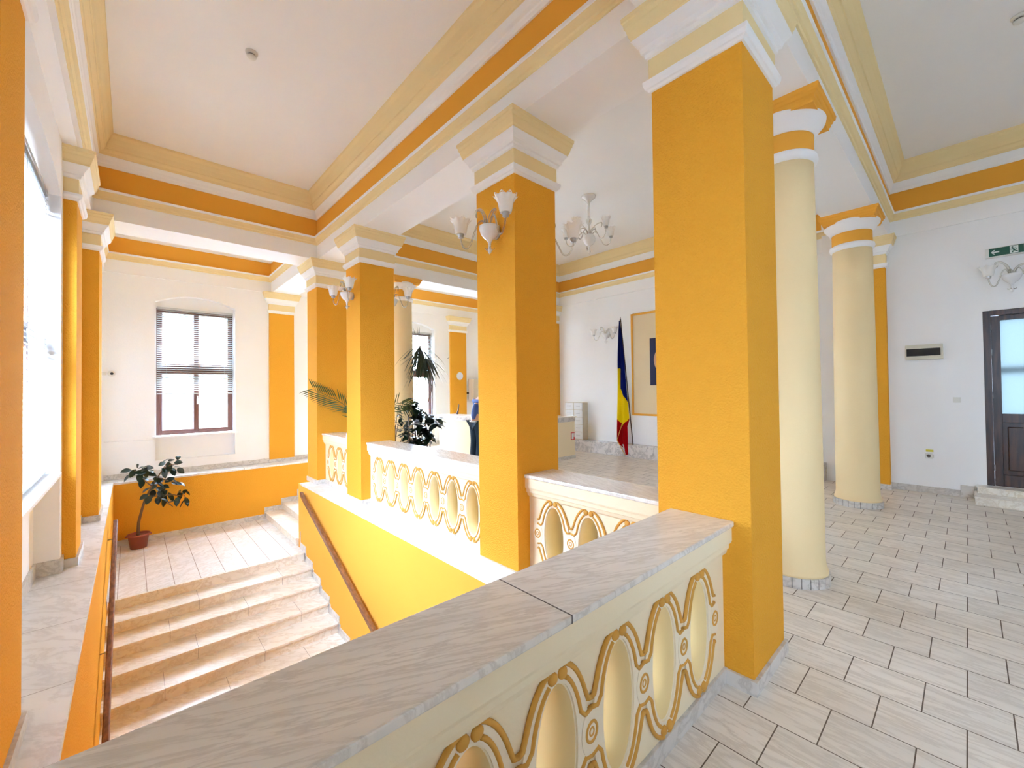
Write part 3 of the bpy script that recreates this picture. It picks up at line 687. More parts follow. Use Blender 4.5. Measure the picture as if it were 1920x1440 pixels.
mb = MB(); mb.box(-0.40, -0.335, YWB-0.035, YWB, 1.97, 2.03); child(mb, 'junction_box', PLASTIC, r, 0.004)

# ------------------------------------------------------------------ door
dr = empty('door_1', (XWR+0.12, -0.7, 0.2), 0, 'dark brown wooden door with frosted glass', 'door', kind='structure')
mb = MB(); mb.box(XWR+0.02, XWR+0.20, -0.225, -0.155, 0.2, 2.63); mb.box(XWR+0.02, XWR+0.20, -1.25, -1.18, 0.2, 2.63); mb.box(XWR+0.02, XWR+0.20, -1.18, -0.225, 2.56, 2.63)
child(mb, 'door_frame', DOORW, dr, 0.004)
mb = MB(); X0, X1 = XWR+0.06, XWR+0.11
mb.box(X0, X1, -0.31, -0.23, 0.2, 2.555); mb.box(X0, X1, -1.175, -1.095, 0.2, 2.555); mb.box(X0, X1, -1.095, -0.31, 2.49, 2.555); mb.box(X0, X1, -1.095, -0.31, 1.08, 1.20); mb.box(X0, X1, -1.095, -0.31, 0.2, 0.36)
mb.box(X0+0.02, X1-0.01, -1.095, -0.31, 0.36, 1.08)
leaf = child(mb, 'door_leaf', DOORW, dr, 0.004)
mb = MB(); mb.box(X0+0.006, X1-0.01, -1.05, -0.355, 0.42, 1.02); mb.xform(Matrix.Translation(-Vector(dr.location))); mb.build('lower_panel', DOORW, leaf, 0.012)
mb = MB(); mb.box(X0+0.02, X0+0.026, -1.095, -0.31, 1.20, 2.49); mb.xform(Matrix.Translation(-Vector(dr.location))); mb.build('frosted_pane', DGLASS, leaf)
for z in (0.45, 1.45, 2.05, 2.40):
    mb = MB(); mb.tube([(XWR+0.05, -0.228, z-0.04), (XWR+0.05, -0.228, z+0.04)], 0.009, 8); child(mb, 'hinge', METAL, dr)
mb = MB(); mb.box(X0-0.012, X0, -1.16, -1.125, 1.02, 1.24); mb.tube([(X0-0.01, -1.14, 1.16), (X0-0.05, -1.14, 1.16), (X0-0.05, -1.03, 1.16)], 0.009, 8); child(mb, 'door_handle', METAL, dr)
# the lit room behind the frosted pane, with its own window
mb = MB(); mb.box(XWR+0.31, 11.2, -2.6, 1.0, 0.0, 0.2); mb.box(XWR+0.31, 11.2, -2.7, -2.6, 0.2, 3.4); mb.box(XWR+0.31, 11.2, 1.0, 1.1, 0.2, 3.4); mb.box(XWR+0.3, 11.3, -2.7, 1.1, 3.4, 3.5)
wall_holes(mb, 'x', 11.2, 11.3, -2.7, 1.1, 0.2, 3.4, [(-0.78, -0.36, 1.05, 1.80), (-0.78, -0.36, 1.90, 2.75)])
struct(mb.build('wall_side_room', WHITE), 'white walls of the room behind the door', 'wall')
# ------------------------------------------------------------------ small wall fittings on the door wall
r = empty('emergency_exit_sign', (8.75, -0.37, 3.41), 0, 'green emergency exit sign with left arrow and running man above the door lamp', 'exit sign')
mb = MB(); mb.box(8.72, XWR, -0.56, -0.195, 3.345, 3.475); child(mb, 'housing', PLASTIC, r, 0.006)
mb = MB(); mb.box(8.716, 8.722, -0.535, -0.228, 3.357, 3.465); child(mb, 'green_panel', SIGNG, r)
def yz(mb, pts, x0, x1): mb.prism(pts, x0, x1, 'x')
mb = MB()
yc, zc = -0.285, 3.411
yz(mb, [(yc+0.040, zc), (yc+0.012, zc+0.030), (yc+0.000, zc+0.030), (yc+0.020, zc+0.008), (yc-0.036, zc+0.008), (yc-0.036, zc-0.008), (yc+0.020, zc-0.008), (yc+0.000, zc-0.030), (yc+0.012, zc-0.030)], 8.713, 8.717)
child(mb, 'arrow', SIGNW, r)
mb = MB(); mb.box(8.7135, 8.717, -0.487, -0.413, 3.363, 3.459); child(mb, 'doorway_symbol', SIGNW, r)
mb = MB(); q = -0.45
mb.tube([(8.712, q+0.010, 3.420), (8.712, q-0.004, 3.398)], 0.0085, 6); mb.lathe([(0, 3.434), (0.008, 3.438), (0.0085, 3.444), (0, 3.452)], 8.712, q+0.014, 10)
mb.tube([(8.712, q+0.010, 3.424), (8.712, q+0.026, 3.412), (8.712, q+0.036, 3.420)], 0.004, 6); mb.tube([(8.712, q+0.006, 3.424), (8.712, q-0.014, 3.428), (8.712, q-0.024, 3.412)], 0.004, 6)
mb.tube([(8.712, q-0.004, 3.398), (8.712, q+0.014, 3.386), (8.712, q+0.010, 3.370)], 0.0055, 6); mb.tube([(8.712, q-0.004, 3.398), (8.712, q-0.020, 3.386), (8.712, q-0.032, 3.380)], 0.0055, 6)
child(mb, 'running_man', SIGNG, r)
r = empty('display_box', (8.76, 0.44, 2.10), 0, 'cream wall box with a long black display window beside the far round column', 'display box')
mb = MB(); mb.box(8.75, XWR, 0.235, 0.637, 1.99, 2.215); child(mb, 'case', simple('cream_plastic', (0.62, 0.58, 0.46), 0.5), r, 0.005)
mb = MB(); mb.box(8.745, 8.752, 0.262, 0.625, 2.045, 2.155); child(mb, 'display', BLACK, r)
r = empty('light_switch', (8.79, 0.11, 1.39), 0, 'small white light switch on the wall left of the brown door', 'switch')
mb = MB(); mb.box(8.785, XWR, 0.072, 0.150, 1.35, 1.425); child(mb, 'plate', PLASTIC, r, 0.003)
mb = MB(); mb.box(8.780, 8.786, 0.088, 0.134, 1.365, 1.41); child(mb, 'rocker', PLASTIC, r, 0.002)
r = empty('wall_socket', (8.79, 0.41, 0.55), 0, 'white wall socket low on the wall below a yellow label', 'socket')
mb = MB(); mb.box(8.785, XWR, 0.375, 0.45, 0.51, 0.59); mb.box(8.77, 8.786, 0.36, 0.378, 0.53, 0.575); child(mb, 'plate', PLASTIC, r, 0.003)
mb = MB(); mb.tube([(8.786, 0.415, 0.55), (8.781, 0.415, 0.55)], 0.022, 16); child(mb, 'socket_hole', GROUT, r)
mb = MB(); mb.box(8.796, XWR, 0.365, 0.445, 0.612, 0.645); tag(mb.build('warning_label', LABELY), 'yellow label stuck on the wall just above the low socket', 'label')
def detector(label, x, y):
    r = empty('smoke_detector', (x, y, Z_CEIL), 0, label, 'smoke detector', 'ceiling smoke detectors')
    mb = MB(); mb.lathe([(0.055, Z_CEIL-0.0), (0.055, Z_CEIL-0.012), (0.048, Z_CEIL-0.016), (0.046, Z_CEIL-0.028)], x, y, 32); child(mb, 'base', PLASTIC, r)
    mb = MB(); mb.lathe([(0.034, Z_CEIL-0.028), (0.034, Z_CEIL-0.040)], x, y, 32, cap=False); child(mb, 'dark_slot', GROUT, r)
    mb = MB(); mb.lathe([(0.042, Z_CEIL-0.040), (0.042, Z_CEIL-0.050), (0.030, Z_CEIL-0.060), (0.0, Z_CEIL-0.062)], x, y, 32); child(mb, 'head', PLASTIC, r)
detector('white smoke detector on the ceiling above the stairwell', 0.885, 4.76)
detector('white smoke detector on the ceiling near the top right corner', 6.05, -0.385)

# ------------------------------------------------------------------ glass wall lamps and the chandelier
def shade_mesh(z0, h, r0, r1, cx, cy, n=48, ruff=0.10):
    mb = MB(); prof = []
    for k in range(11):
        t = k/10; rr = r0+(r1*0.72-r0)*min(1, t*1.6)**0.7 if t < 0.55 else None
        if rr is None: rr = r1*0.70+(r1-r1*0.70)*((t-0.55)/0.45)**1.6
        prof.append((rr, z0+h*t))
    def rm(a, z):
        t = max(0, (z-z0)/h-0.55)/0.45
        return 1+ruff*t*math.cos(9*a)
    mb.lathe(prof, cx, cy, n, cap=False, rmod=rm)
    # ruffled lip turned out
    vs = []
    for (rr, dz) in ((r1, 0.0), (r1*1.10, -0.002+0.006)):
        for i in range(n):
            a = 2*PI*i/n; q = rr*(1+ruff*math.cos(9*a)); vs.append((cx+q*math.cos(a), cy+q*math.sin(a), z0+h+dz+0.008*math.cos(9*a)*(rr/r1)))
    mb.add(vs, [(i, (i+1) % n, n+(i+1) % n, n+i) for i in range(n)], 0, True)
    return mb
def arm_pts(sx, lat, out, z0=0.235, z1=0.215, yb=0.09):
    P = []
    ctrl = [(0.03, yb, z0), (0.07, yb+0.2*(out-yb), z0+0.075), (0.12, yb+0.4*(out-yb), z0+0.055), (0.16, yb+0.6*(out-yb), z0-0.035), (0.205, yb+0.75*(out-yb), z0-0.125), (0.255, yb+0.9*(out-yb), z0-0.135), (0.295, out, z0-0.085), (0.31, out, z1)]
    k = lat/0.31
    c = [Vector((sx*a*k, b_, z)) for a, b_, z in ctrl]
    for i in range(len(c)-1):
        p0, p1, p2, p3 = c[max(i-1, 0)], c[i], c[i+1], c[min(i+2, len(c)-1)]
        for q in range(4):
            t = q/4; P.append(0.5*((2*p1)+(-p0+p2)*t+(2*p0-5*p1+4*p2-p3)*t*t+(-p0+3*p1-3*p2+p3)*t**3))
    P.append(c[-1]); return P
def sconce(label, loc, rz, lat=0.31, out=0.17):
    """local: +y points away from the wall, x runs along it, z=0 at the drop finial"""
    r = empty('wall_lamp', loc, rz, label, 'wall lamp', 'white glass two-armed wall lamps')
    mb = MB(); cy = 0.085
    mb.lathe([(0.012, 0.085), (0.015, 0.105), (0.028, 0.125), (0.056, 0.148), (0.078, 0.178), (0.090, 0.215), (0.092, 0.240), (0.084, 0.244), (0.050, 0.247), (0.022, 0.250)], 0, cy, 32)
    mb.build('bowl', PORC, r)
    mb = MB(); mb.lathe([(0.0, 0.0), (0.012, 0.012), (0.019, 0.032), (0.012, 0.05), (0.016, 0.058), (0.010, 0.066), (0.013, 0.08), (0.012, 0.09)], 0, cy, 20); mb.build('drop_finial', PORC, r)
    mb = MB()
    for a in range(5):
        t = 2*PI*a/5; mb.tube([(0.01*math.cos(t), cy+0.01*math.sin(t), 0.048), (0.035*math.cos(t), cy+0.035*math.sin(t), 0.040), (0.045*math.cos(t), cy+0.045*math.sin(t), 0.052)], 0.004, 5)
    mb.build('finial_leaves', CGLASS, r)
    mb = MB(); mb.tube([(0, -0.0, 0.20), (0, cy, 0.20)], 0.018, 12); mb.lathe([(0.0, 0), (0.055, 0.0), (0.05, 0.012), (0.0, 0.016)], 0, 0, 20)
    bp = MB(); bp.lathe([(0.05, 0.0), (0.05, 0.008), (0.035, 0.014), (0.0, 0.015)], 0, 0, 24); bp.xform(Matrix.Translation((0, 0, 0.20)) @ Matrix.Rotation(-PI/2, 4, 'X'))
    m2 = MB(); m2.tube([(0, 0.0, 0.20), (0, cy, 0.20)], 0.018, 12); m2.add(bp.v, bp.f, 0, True); m2.build('wall_bracket', METAL, r)
    # curling glass leaves
    for sx, h, rr in ((-1, 0.10, 0.058), (1, 0.17, 0.07), (0.25, 0.05, 0.04)):
        P = []
        for k in range(20):
            t = k/19; ang = -PI*0.5+t*PI*1.35
            P.append((sx*(0.02+rr*(1-math.cos(t*PI*1.25))*0.9), cy+0.02+0.02*t, 0.25+h*math.sin(min(t*1.9, 1.0)*PI/2)*(1.0 if t < 0.7 else 1-(t-0.7)*1.3)))
        mb = MB(); mb.tube(P, [0.017*(1-0.5*k/19) for k in range(20)], 8); mb.build('glass_scroll', CGLASS, r)
    for sx in (-1, 1):
        mb = MB(); mb.tube(arm_pts(sx, lat, out), 0.0075, 10); arm = mb.build('arm', CGLASS, r)
        cx = sx*lat
        mb = MB(); mb.lathe([(0.008, 0.205), (0.028, 0.212), (0.026, 0.222), (0.030, 0.236), (0.032, 0.245)], cx, out, 20); mb.build('metal_cup', METAL, arm)
        s_ = shade_mesh(0.243, 0.128, 0.046, 0.088, cx, out); sh = s_.build('lamp_shade', SHADE, r)
    return r
sconce('clear and white glass two-armed lamp on the light side of the second square pillar', (PX0, 2.80, 2.79), PI/2)
sconce('two-armed glass lamp on the light side of the third square pillar', (PX0, 6.06, 2.80), PI/2)
sconce('glass lamp half hidden behind the second square pillar, only one shade visible', (PX1, 2.83, 2.80), -PI/2, 0.31, 0.20)
sconce('glass lamp half hidden behind the third square pillar, by the round column', (PX1, 6.05, 2.80), -PI/2, 0.31, 0.20)
sconce('small white glass lamp on the hall wall left of the flag', (XWH, 6.09, 2.74), PI/2)
sconce('glass wall lamp below the exit sign, cut off by the right edge', (XWR, -0.425, 2.84), PI/2, 0.21, 0.15)

def chandelier(x, y):
    r = empty('chandelier', (x, y, 3.97), 0, 'white glass chandelier hanging from the hall ceiling', 'chandelier')
    mb = MB(); mb.lathe([(0.125, 1.03), (0.12, 1.01), (0.09, 0.985), (0.05, 0.95), (0.02, 0.90), (0.012, 0.885)], 0, 0, 32); mb.build('canopy', PORC, r)
    mb = MB(); mb.lathe([(0.020, 0.90), (0.022, 0.84), (0.026, 0.80), (0.024, 0.72), (0.018, 0.68), (0.030, 0.67), (0.018, 0.655), (0.030, 0.64), (0.052, 0.61), (0.050, 0.58), (0.026, 0.53), (0.018, 0.48), (0.024, 0.46), (0.018, 0.44), (0.018, 0.36)], 0, 0, 24); mb.build('stem', PORC, r)
    mb = MB(); mb.lathe([(0.01, 0.13), (0.03, 0.15), (0.08, 0.19), (0.105, 0.24), (0.108, 0.28), (0.09, 0.33), (0.05, 0.36), (0.02, 0.365)], 0, 0, 32); mb.build('bowl', PORC, r)
    mb = MB(); mb.lathe([(0.0, 0.0), (0.016, 0.02), (0.026, 0.06), (0.014, 0.085), (0.018, 0.10), (0.01, 0.115), (0.012, 0.135)], 0, 0, 20); mb.build('drop_finial', PORC, r)
    for k in range(5):
        a = 2*PI*k/5+0.75; M = Matrix.Rotation(a, 4, 'Z')
        mb = MB(); P = [p.copy() for p in arm_pts(1, 0.42, 0, 0.33, 0.33, 0)]; mb.tube(P, 0.008, 8); mb.xform(M); arm = mb.build('arm', CGLASS, r)
        mb = MB(); mb.lathe([(0.008, 0.32), (0.030, 0.327), (0.026, 0.337), (0.032, 0.36)], 0.42, 0, 16); mb.xform(M); mb.build('metal_cup', METAL, arm)
        mb = shade_mesh(0.355, 0.155, 0.042, 0.078, 0.42, 0, 36); mb.xform(M); mb.build('lamp_shade', SHADE, r)
        P = [(0.03+0.10*(1-math.cos(t*PI*1.2/15)), 0, 0.36+0.17*math.sin(min(1, t/9)*PI/2)-(0 if t < 11 else (t-11)*0.02)) for t in range(16)]
        mb = MB(); mb.tube(P, 0.008, 8); mb.xform(Matrix.Rotation(a+0.6, 4, 'Z')); mb.build('glass_scroll', CGLASS, r)
    return r
chandelier(5.95, 4.45)

# ------------------------------------------------------------------ reception counter, cabinets
r = empty('reception_counter', (6.6, 7.8, 0), 0, 'cream reception counter with a grey marble band and top', 'counter')
mb = MB(); mb.box(6.02, 6.52, 6.22, 9.45, 0.08, 0.86); mb.box(6.52, 7.66, 6.22, 6.72, 0.08, 0.86); child(mb, 'body', BALCREAM, r)
mb = MB(); mb.box(6.01, 6.53, 6.21, 9.46, 0.86, 0.955); mb.box(6.53, 7.67, 6.21, 6.73, 0.86, 0.955); child(mb, 'marble_band', VEINM, r)
mb = MB(); mb.box(5.98, 6.56, 6.18, 9.49, 0.955, 0.98); mb.box(6.56, 7.70, 6.18, 6.76, 0.955, 0.98); child(mb, 'counter_top', COPEM, r, 0.005)
mb = MB(); mb.box(6.01, 6.53, 6.21, 9.46, 0.0, 0.08); mb.box(6.53, 7.67, 6.21, 6.73, 0.0, 0.08); child(mb, 'base_tiles', SKIRTM, r)
mb = MB(); mb.box(7.52, 7.655, 6.212, 6.22, 0.44, 0.61)
r = empty('notice_sticker', (7.59, 6.215, 0.52), 0, 'small red and white sticker on the end of the reception counter', 'sticker')
mb = MB(); mb.box(7.515, 7.65, 6.213, 6.22, 0.435, 0.61); child(mb, 'red_sheet', STICKR, r)
mb = MB(); mb.box(7.535, 7.60, 6.210, 6.214, 0.455, 0.59); mb.box(7.61, 7.635, 6.210, 6.214, 0.50, 0.59); child(mb, 'white_print', SIGNW, r)
r = empty('drawer_cabinet', (8.68, 7.0, 0.29), 0, 'white drawer cabinet with beige side standing on the marble plinth', 'cabinet')
mb = MB(); mb.box(8.66, XWH, 6.75, 7.36, 0.29, 1.26); child(mb, 'body', CABB, r, 0.004)
for i in range(5):
    for j in range(2):
        ya = 6.765+j*0.30; za = 0.31+i*0.19
        mb = MB(); mb.box(8.645, 8.66, ya, ya+0.275, za, za+0.18); d = child(mb, 'drawer', CABW, r, 0.003)
        mb = MB(); mb.tube([(8.645, ya+0.08, za+0.10), (8.625, ya+0.09, za+0.098), (8.625, ya+0.19, za+0.098), (8.645, ya+0.20, za+0.10)], 0.006, 6); mb.xform(Matrix.Translation(-Vector(r.location))); mb.build('drawer_handle', METAL, d)
r = empty('wall_cupboard', (8.30, 10.8, 1.65), 0, 'beige wall cupboard high behind the reception counter', 'cupboard')
mb = MB(); mb.box(8.03, 8.75, 10.62, YWB-0.03, 1.30, 1.98); child(mb, 'body', CABB, r, 0.006)
mb = MB(); mb.box(8.04, 8.385, 10.603, 10.62, 1.31, 1.97); child(mb, 'cupboard_door', CABB, r, 0.004)
mb = MB(); mb.box(8.395, 8.74, 10.603, 10.62, 1.31, 1.97); child(mb, 'cupboard_door', CABB, r, 0.004)
r = empty('wall_clock', (7.68, 10.83, 2.07), 0, 'round white clock on the orange pilaster behind the counter', 'clock')
mb = MB(); mb.lathe([(0.12, 0.0), (0.125, 0.012), (0.12, 0.025), (0.11, 0.03)], 0, 0, 36); mb.xform(Matrix.Translation((7.68, YWB-0.05, 2.07)) @ Matrix.Rotation(PI/2, 4, 'X')); child(mb, 'case', PLASTIC, r)
mb = MB(); mb.lathe([(0.0, 0.031), (0.11, 0.031)], 0, 0, 36, cap=False); mb.xform(Matrix.Translation((7.68, YWB-0.05, 2.07)) @ Matrix.Rotation(PI/2, 4, 'X')); child(mb, 'dial', simple('pale_dial', (0.75, 0.76, 0.82), 0.4), r)
# things on the counter
r = empty('desk_monitor', (6.47, 8.08, 0.98), 0, 'small black screen standing on the reception counter by the person', 'monitor')
mb = MB(); mb.box(6.40, 6.54, 8.06, 8.09, 1.02, 1.14); child(mb, 'screen', BLACK, r, 0.004)
mb = MB(); mb.box(6.43, 6.51, 8.03, 8.12, 0.98, 0.992); mb.box(6.46, 6.48, 8.07, 8.09, 0.985, 1.06); child(mb, 'stand', BLACK, r, 0.003)
mb = MB(); mb.tube([(6.42, 9.2, 0.98), (6.46, 9.2, 1.10), (6.48, 9.2, 1.24)], [0.03, 0.016, 0.012], 8)
tag(mb.build('ink_stamp', WOODD), 'thin upright dark brown stand on the left part of the counter', 'stand')
r = empty('wall_sensor', (8.0, 10.84, 1.53), 0, 'tiny black sensor beside the beige cupboard', 'sensor')
mb = MB(); mb.box(7.955, 8.03, 10.83, YWB-0.03, 1.50, 1.55); child(mb, 'body', BLACK, r, 0.004)
mb = MB(); mb.tube([(7.24, YWB-0.03, 2.62), (7.24, YWB-0.10, 2.62), (7.20, YWB-0.12, 2.60)], 0.008, 6); mb.tube([(7.24, YWB-0.05, 2.62), (7.28, YWB-0.10, 2.65)], 0.007, 6)
tag(mb.build('wall_hook', METAL), 'small metal hook on the white wall left of the clock pilaster', 'hook')

# ------------------------------------------------------------------ panel, portrait, flag
r = empty('notice_board', (XWH-0.02, 4.4, 2.2), 0, 'large beige wall panel framed in orange, right of the flag', 'wall panel')
mb = MB(); mb.box(XWH-0.02, XWH, 3.35, 5.42, 0.975, 3.385); child(mb, 'board', PANEL, r)
mb = MB()
for q in ((3.35, 3.40, 0.975, 3.385), (5.37, 5.42, 0.975, 3.385), (3.40, 5.37, 0.975, 1.02), (3.40, 5.37, 3.34, 3.385)): mb.box(XWH-0.035, XWH-0.01, *q)
child(mb, 'panel_frame', OSMOOTH, r, 0.004)
r = empty('portrait', (XWH-0.04, 4.6, 2.2), 0, 'dark blue portrait hanging on the beige framed panel', 'portrait')
mb = MB(); mb.box(XWH-0.04, XWH-0.022, 4.22, 4.93, 1.68, 2.76); child(mb, 'canvas', simple('portrait_blue', (0.008, 0.010, 0.06), 0.6), r)
mb = MB(); n = 20
mb.prism([(4.66+0.17*math.cos(2*PI*i/n), 2.25+0.26*math.sin(2*PI*i/n)) for i in range(n)], XWH-0.045, XWH-0.04, 'x'); child(mb, 'painted_face', SKIN, r)

r = empty('flag', (8.66, 5.45, 0.29), 0, 'furled blue, yellow and red flag on a dark pole against the hall wall', 'flag')
mb = MB(); mb.tube([(8.70, 5.33, 0.29), (8.66, 5.585, 3.22)], 0.013, 10); child(mb, 'flagpole', WOODD, r)
mb = MB(); mb.lathe([(0.013, 3.20), (0.022, 3.22), (0.018, 3.25), (0.0, 3.34)], 8.658, 5.592, 10); child(mb, 'finial', BLACK, r)
def lerp_tab(tab, z):
    for (z0, v0), (z1, v1) in zip(tab, tab[1:]):
        if z0 >= z >= z1: return v0+(v1-v0)*(z0-z)/(z0-z1)
    return tab[-1][1]
LT = [(3.22, 5.596), (3.0, 5.605), (2.1, 5.63), (0.9, 5.672), (0.36, 5.685), (0.0, 5.50)]
RT = [(3.22, 5.575), (3.0, 5.548), (1.45, 5.412), (0.88, 5.375), (0.72, 5.43), (0.06, 5.415), (0.0, 5.45)]
mb = MB(); NU, NZ = 28, 160; V = []
for i in range(NZ+1):
    for j in range(NU+1):
        u = j/NU; zt = 3.22; zb = 0.36 if u < 0.05 else max(0.06, 0.36-0.33*min(1, u/0.75))
        z = zt-(zt-zb)*i/NZ; a, c = lerp_tab(LT, z), lerp_tab(RT, z)
        fold = 0.030*math.sin(u*PI*3.2+z*0.6)*min(1, (3.3-z)*0.9)+0.012*math.sin(u*9+z*3)
        V.append((8.60-fold, a+(c-a)*u, z))
mb.v = V
for i in range(NZ):
    for j in range(NU):
        u = (j+0.5)/NU; z = V[i*(NU+1)+j][2]
        zby = 2.10 if u < 0.28 else 1.62-0.32*(u-0.28)/0.72
        zyr = 0.90-0.17*(u/0.6) if u < 0.6 else 0.73+0.20*(u-0.6)/0.4
        mi = 0 if z > zby else (1 if z > zyr else 2)
        mb.f.append((i*(NU+1)+j, i*(NU+1)+j+1, (i+1)*(NU+1)+j+1, (i+1)*(NU+1)+j)); mb.m.append(mi); mb.smooth.append(True)
mb.xform(Matrix.Translation(-Vector(r.location))); o = mb.build('flag_cloth', [BLUE, YEL, RED], r); md = o.modifiers.new('solid', 'SOLIDIFY'); md.thickness = 0.004
mb = MB(); mb.tube([(8.545, 5.505, 0.80), (8.55, 5.58, 0.62), (8.55, 5.66, 0.40)], 0.007, 6); mb.tube([(8.55, 5.67, 0.40), (8.56, 5.58, 0.24), (8.56, 5.455, 0.05)], 0.008, 6); child(mb, 'gold_fringe', GOLD, r)

# ------------------------------------------------------------------ plants
def leaf(mb, P, d, L_, W_, droop=0.3, mi=0, up=Vector((0, 0, 1)), n=5):
    d = Vector(d).normalized(); side = d.cross(up)
    if side.length < 1e-3: side = Vector((1, 0, 0))
    side.normalize(); nrm = side.cross(d); vs = []
    for i in range(n+1):
        t = i/n; w = W_*math.sin(PI*min(1, t*0.96+0.02))**0.75; c = Vector(P)+d*(L_*t)-Vector((0, 0, 1))*droop*L_*t*t
        vs += [c-side*w/2+nrm*0.12*w, c, c+side*w/2+nrm*0.12*w]
    fs = []
    for i in range(n):
        a = 3*i; fs += [(a, a+1, a+4, a+3), (a+1, a+2, a+5, a+4)]
    mb.add(vs, fs, mi, True)
def flower_pot(r, x, y, z, rt, rb, h, m, lug=False):
    mb = MB(); mb.lathe([(rb, z), (rt*0.94, z+h*0.86), (rt*1.04, z+h*0.87), (rt*1.05, z+h), (rt*0.96, z+h), (rt*0.90, z+h*0.88)], x, y, 32)
    if lug:
        for s_ in (-1, 1): mb.box(x+s_*rt*1.0-0.02, x+s_*rt*1.0+0.02, y-0.03, y+0.03, z+h*0.86, z+h*0.93)
    child(mb, 'pot', m, r)
    mb = MB(); mb.lathe([(0, z+h*0.86), (rt*0.92, z+h*0.86)], x, y, 24, cap=False); child(mb, 'soil', SOIL, r)
# rubber plant on the landing
rp = random.Random(11)
r = empty('potted_plant', (0.11, 10.12, ZLAND), 0, 'dark leaved rubber plant in a terracotta pot on the stair landing', 'potted plant')
flower_pot(r, 0.11, 10.12, ZLAND, 0.155, 0.115, 0.25, TERRA, True)
mb = MB()
T0 = [(0.10, 10.12, -0.93), (0.11, 10.13, -0.70), (0.15, 10.14, -0.50), (0.20, 10.15, -0.30), (0.29, 10.15, -0.09), (0.37, 10.14, 0.06), (0.44, 10.13, 0.20), (0.50, 10.12, 0.32)]
mb.tube(T0, [0.024, 0.022, 0.02, 0.018, 0.015, 0.012, 0.009, 0.005], 10)
BR = [[(0.29, 10.15, -0.09), (0.20, 10.12, 0.02), (0.12, 10.10, 0.17), (0.05, 10.10, 0.24)], [(0.37, 10.14, 0.06), (0.50, 10.10, 0.0), (0.62, 10.08, -0.06)],
      [(0.22, 10.15, -0.27), (0.40, 10.10, -0.27), (0.60, 10.05, -0.28), (0.74, 10.03, -0.33)], [(0.44, 10.13, 0.20), (0.56, 10.10, 0.28), (0.66, 10.10, 0.27)]]
for b_ in BR: mb.tube(b_, [0.009]*(len(b_)-1)+[0.004], 6)
child(mb, 'trunk', BARK, r)
CL = [(-0.06, .25, -1, .1), (0.03, .20, -.6, -1), (0.12, .12, -.3, -1), (0.15, 0.0, -.2, -1.2), (0.10, .32, .2, .9), (0.18, .24, .6, .4), (0.24, .27, 1, .1), (0.28, .14, 1, -.3), (0.43, .32, -.6, -.1), (0.53, .26, .1, -1),
      (0.57, .36, .5, .7), (0.67, .31, 1, .2), (0.60, .14, .3, -1), (0.70, .16, .8, -.8), (0.47, .14, .1, -1), (0.40, .01, -.6, .3), (0.54, .01, .6, .5), (0.64, -.08, 1, -.2), (0.33, -.03, -.8, .3), (0.39, -.14, .3, -.3), (0.48, -.12, .6, -.1),
      (0.24, -.30, -.4, -1), (0.38, -.35, 0, -1), (0.47, -.38, -.2, -1), (0.65, -.41, -.2, -1), (0.79, -.44, .2, -1), (0.68, -.25, .3, .6), (0.76, -.25, .5, .9), (0.18, -.24, -1, -.5), (0.30, -.22, -.3, -1), (0.42, -.20, .4, -.7), (0.56, -.32, .4, -.9),
      (0.35, .05, -.5, .6), (0.50, .20, -.3, .9), (0.12, .20, -.9, .4), (0.20, .18, .2, -.9), (0.31, -.10, .6, .6), (0.45, -.26, -.5, -.6)]
mb = MB()
for x, z, dx, dz in CL:
    d = Vector((dx, rp.uniform(-0.9, -0.1), dz*0.8)); L_ = rp.uniform(0.14, 0.185); p = Vector((x, 10.12+rp.uniform(-0.06, 0.05), z))-d.normalized()*L_*0.5
    leaf(mb, p, d, L_, rp.uniform(0.08, 0.105), 0.15, up=Vector((rp.uniform(-.5, .5), -0.8, 0.6)))
for k in range(44):
    x, z, dx, dz = rp.choice(CL); d = Vector((rp.uniform(-1, 1), rp.uniform(-1, 1), rp.uniform(-0.8, 0.6)))
    leaf(mb, (x+rp.uniform(-.03, .03), 10.14+rp.uniform(-0.10, 0.10), z+rp.uniform(-.03, .03)), d, 0.15, 0.085, 0.3)
child(mb, 'foliage', GREEND, r)
# rubber plant among the hall plants
def rubber(label, x, y, pts, potz=0.0, seed=3, pm=None, lv=18, ls=1.05):
    rr = random.Random(seed); r = empty('potted_plant', (x, y, 0), 0, label, 'potted plant')
    flower_pot(r, x, y, potz, 0.17, 0.13, 0.30, pm or TERRA)
    tm, fm = MB(), MB()
    for (px_, pz) in pts:
        e = Vector((px_, y+rr.uniform(-0.14, 0.14), pz)); b0 = Vector((x+rr.uniform(-.04, .04), y, 0.28)); mid = b0.lerp(e, 0.55)+Vector((rr.uniform(-.05, .05), 0, 0.05))
        tm.tube([b0, mid, e], [0.010, 0.008, 0.004], 6)
        for k in range(lv):
            a = rr.uniform(0, 2*PI); d = Vector((math.cos(a), math.sin(a), rr.uniform(-0.5, 0.7)))
            leaf(fm, e+Vector((rr.uniform(-.04, .04), rr.uniform(-.04, .04), rr.uniform(-.12, .03))), d, rr.uniform(0.15, 0.21)*ls, rr.uniform(0.10, 0.13)*ls, 0.3)
    child(tm, 'stems', BARK, r); child(fm, 'foliage', GREEND, r); return r
rubber('bushy rubber plant by the far round column, seen over the long balustrade', 4.08, 7.22, [(3.98, 1.42), (4.10, 1.28), (4.24, 1.20), (4.42, 1.14), (4.50, 1.02), (4.02, 1.06), (4.12, .95), (3.96, .85), (4.24, .85), (4.05, .70), (4.20, .62), (3.95, .60), (4.30, .72)], seed=5)
rubber('dark small leaved plant close behind the third square pillar', 3.62, 7.15, [(3.66, 1.30), (3.70, 1.10), (3.62, .98), (3.72, .88), (3.55, 1.15)], seed=9, pm=BLACK, lv=9, ls=0.6)
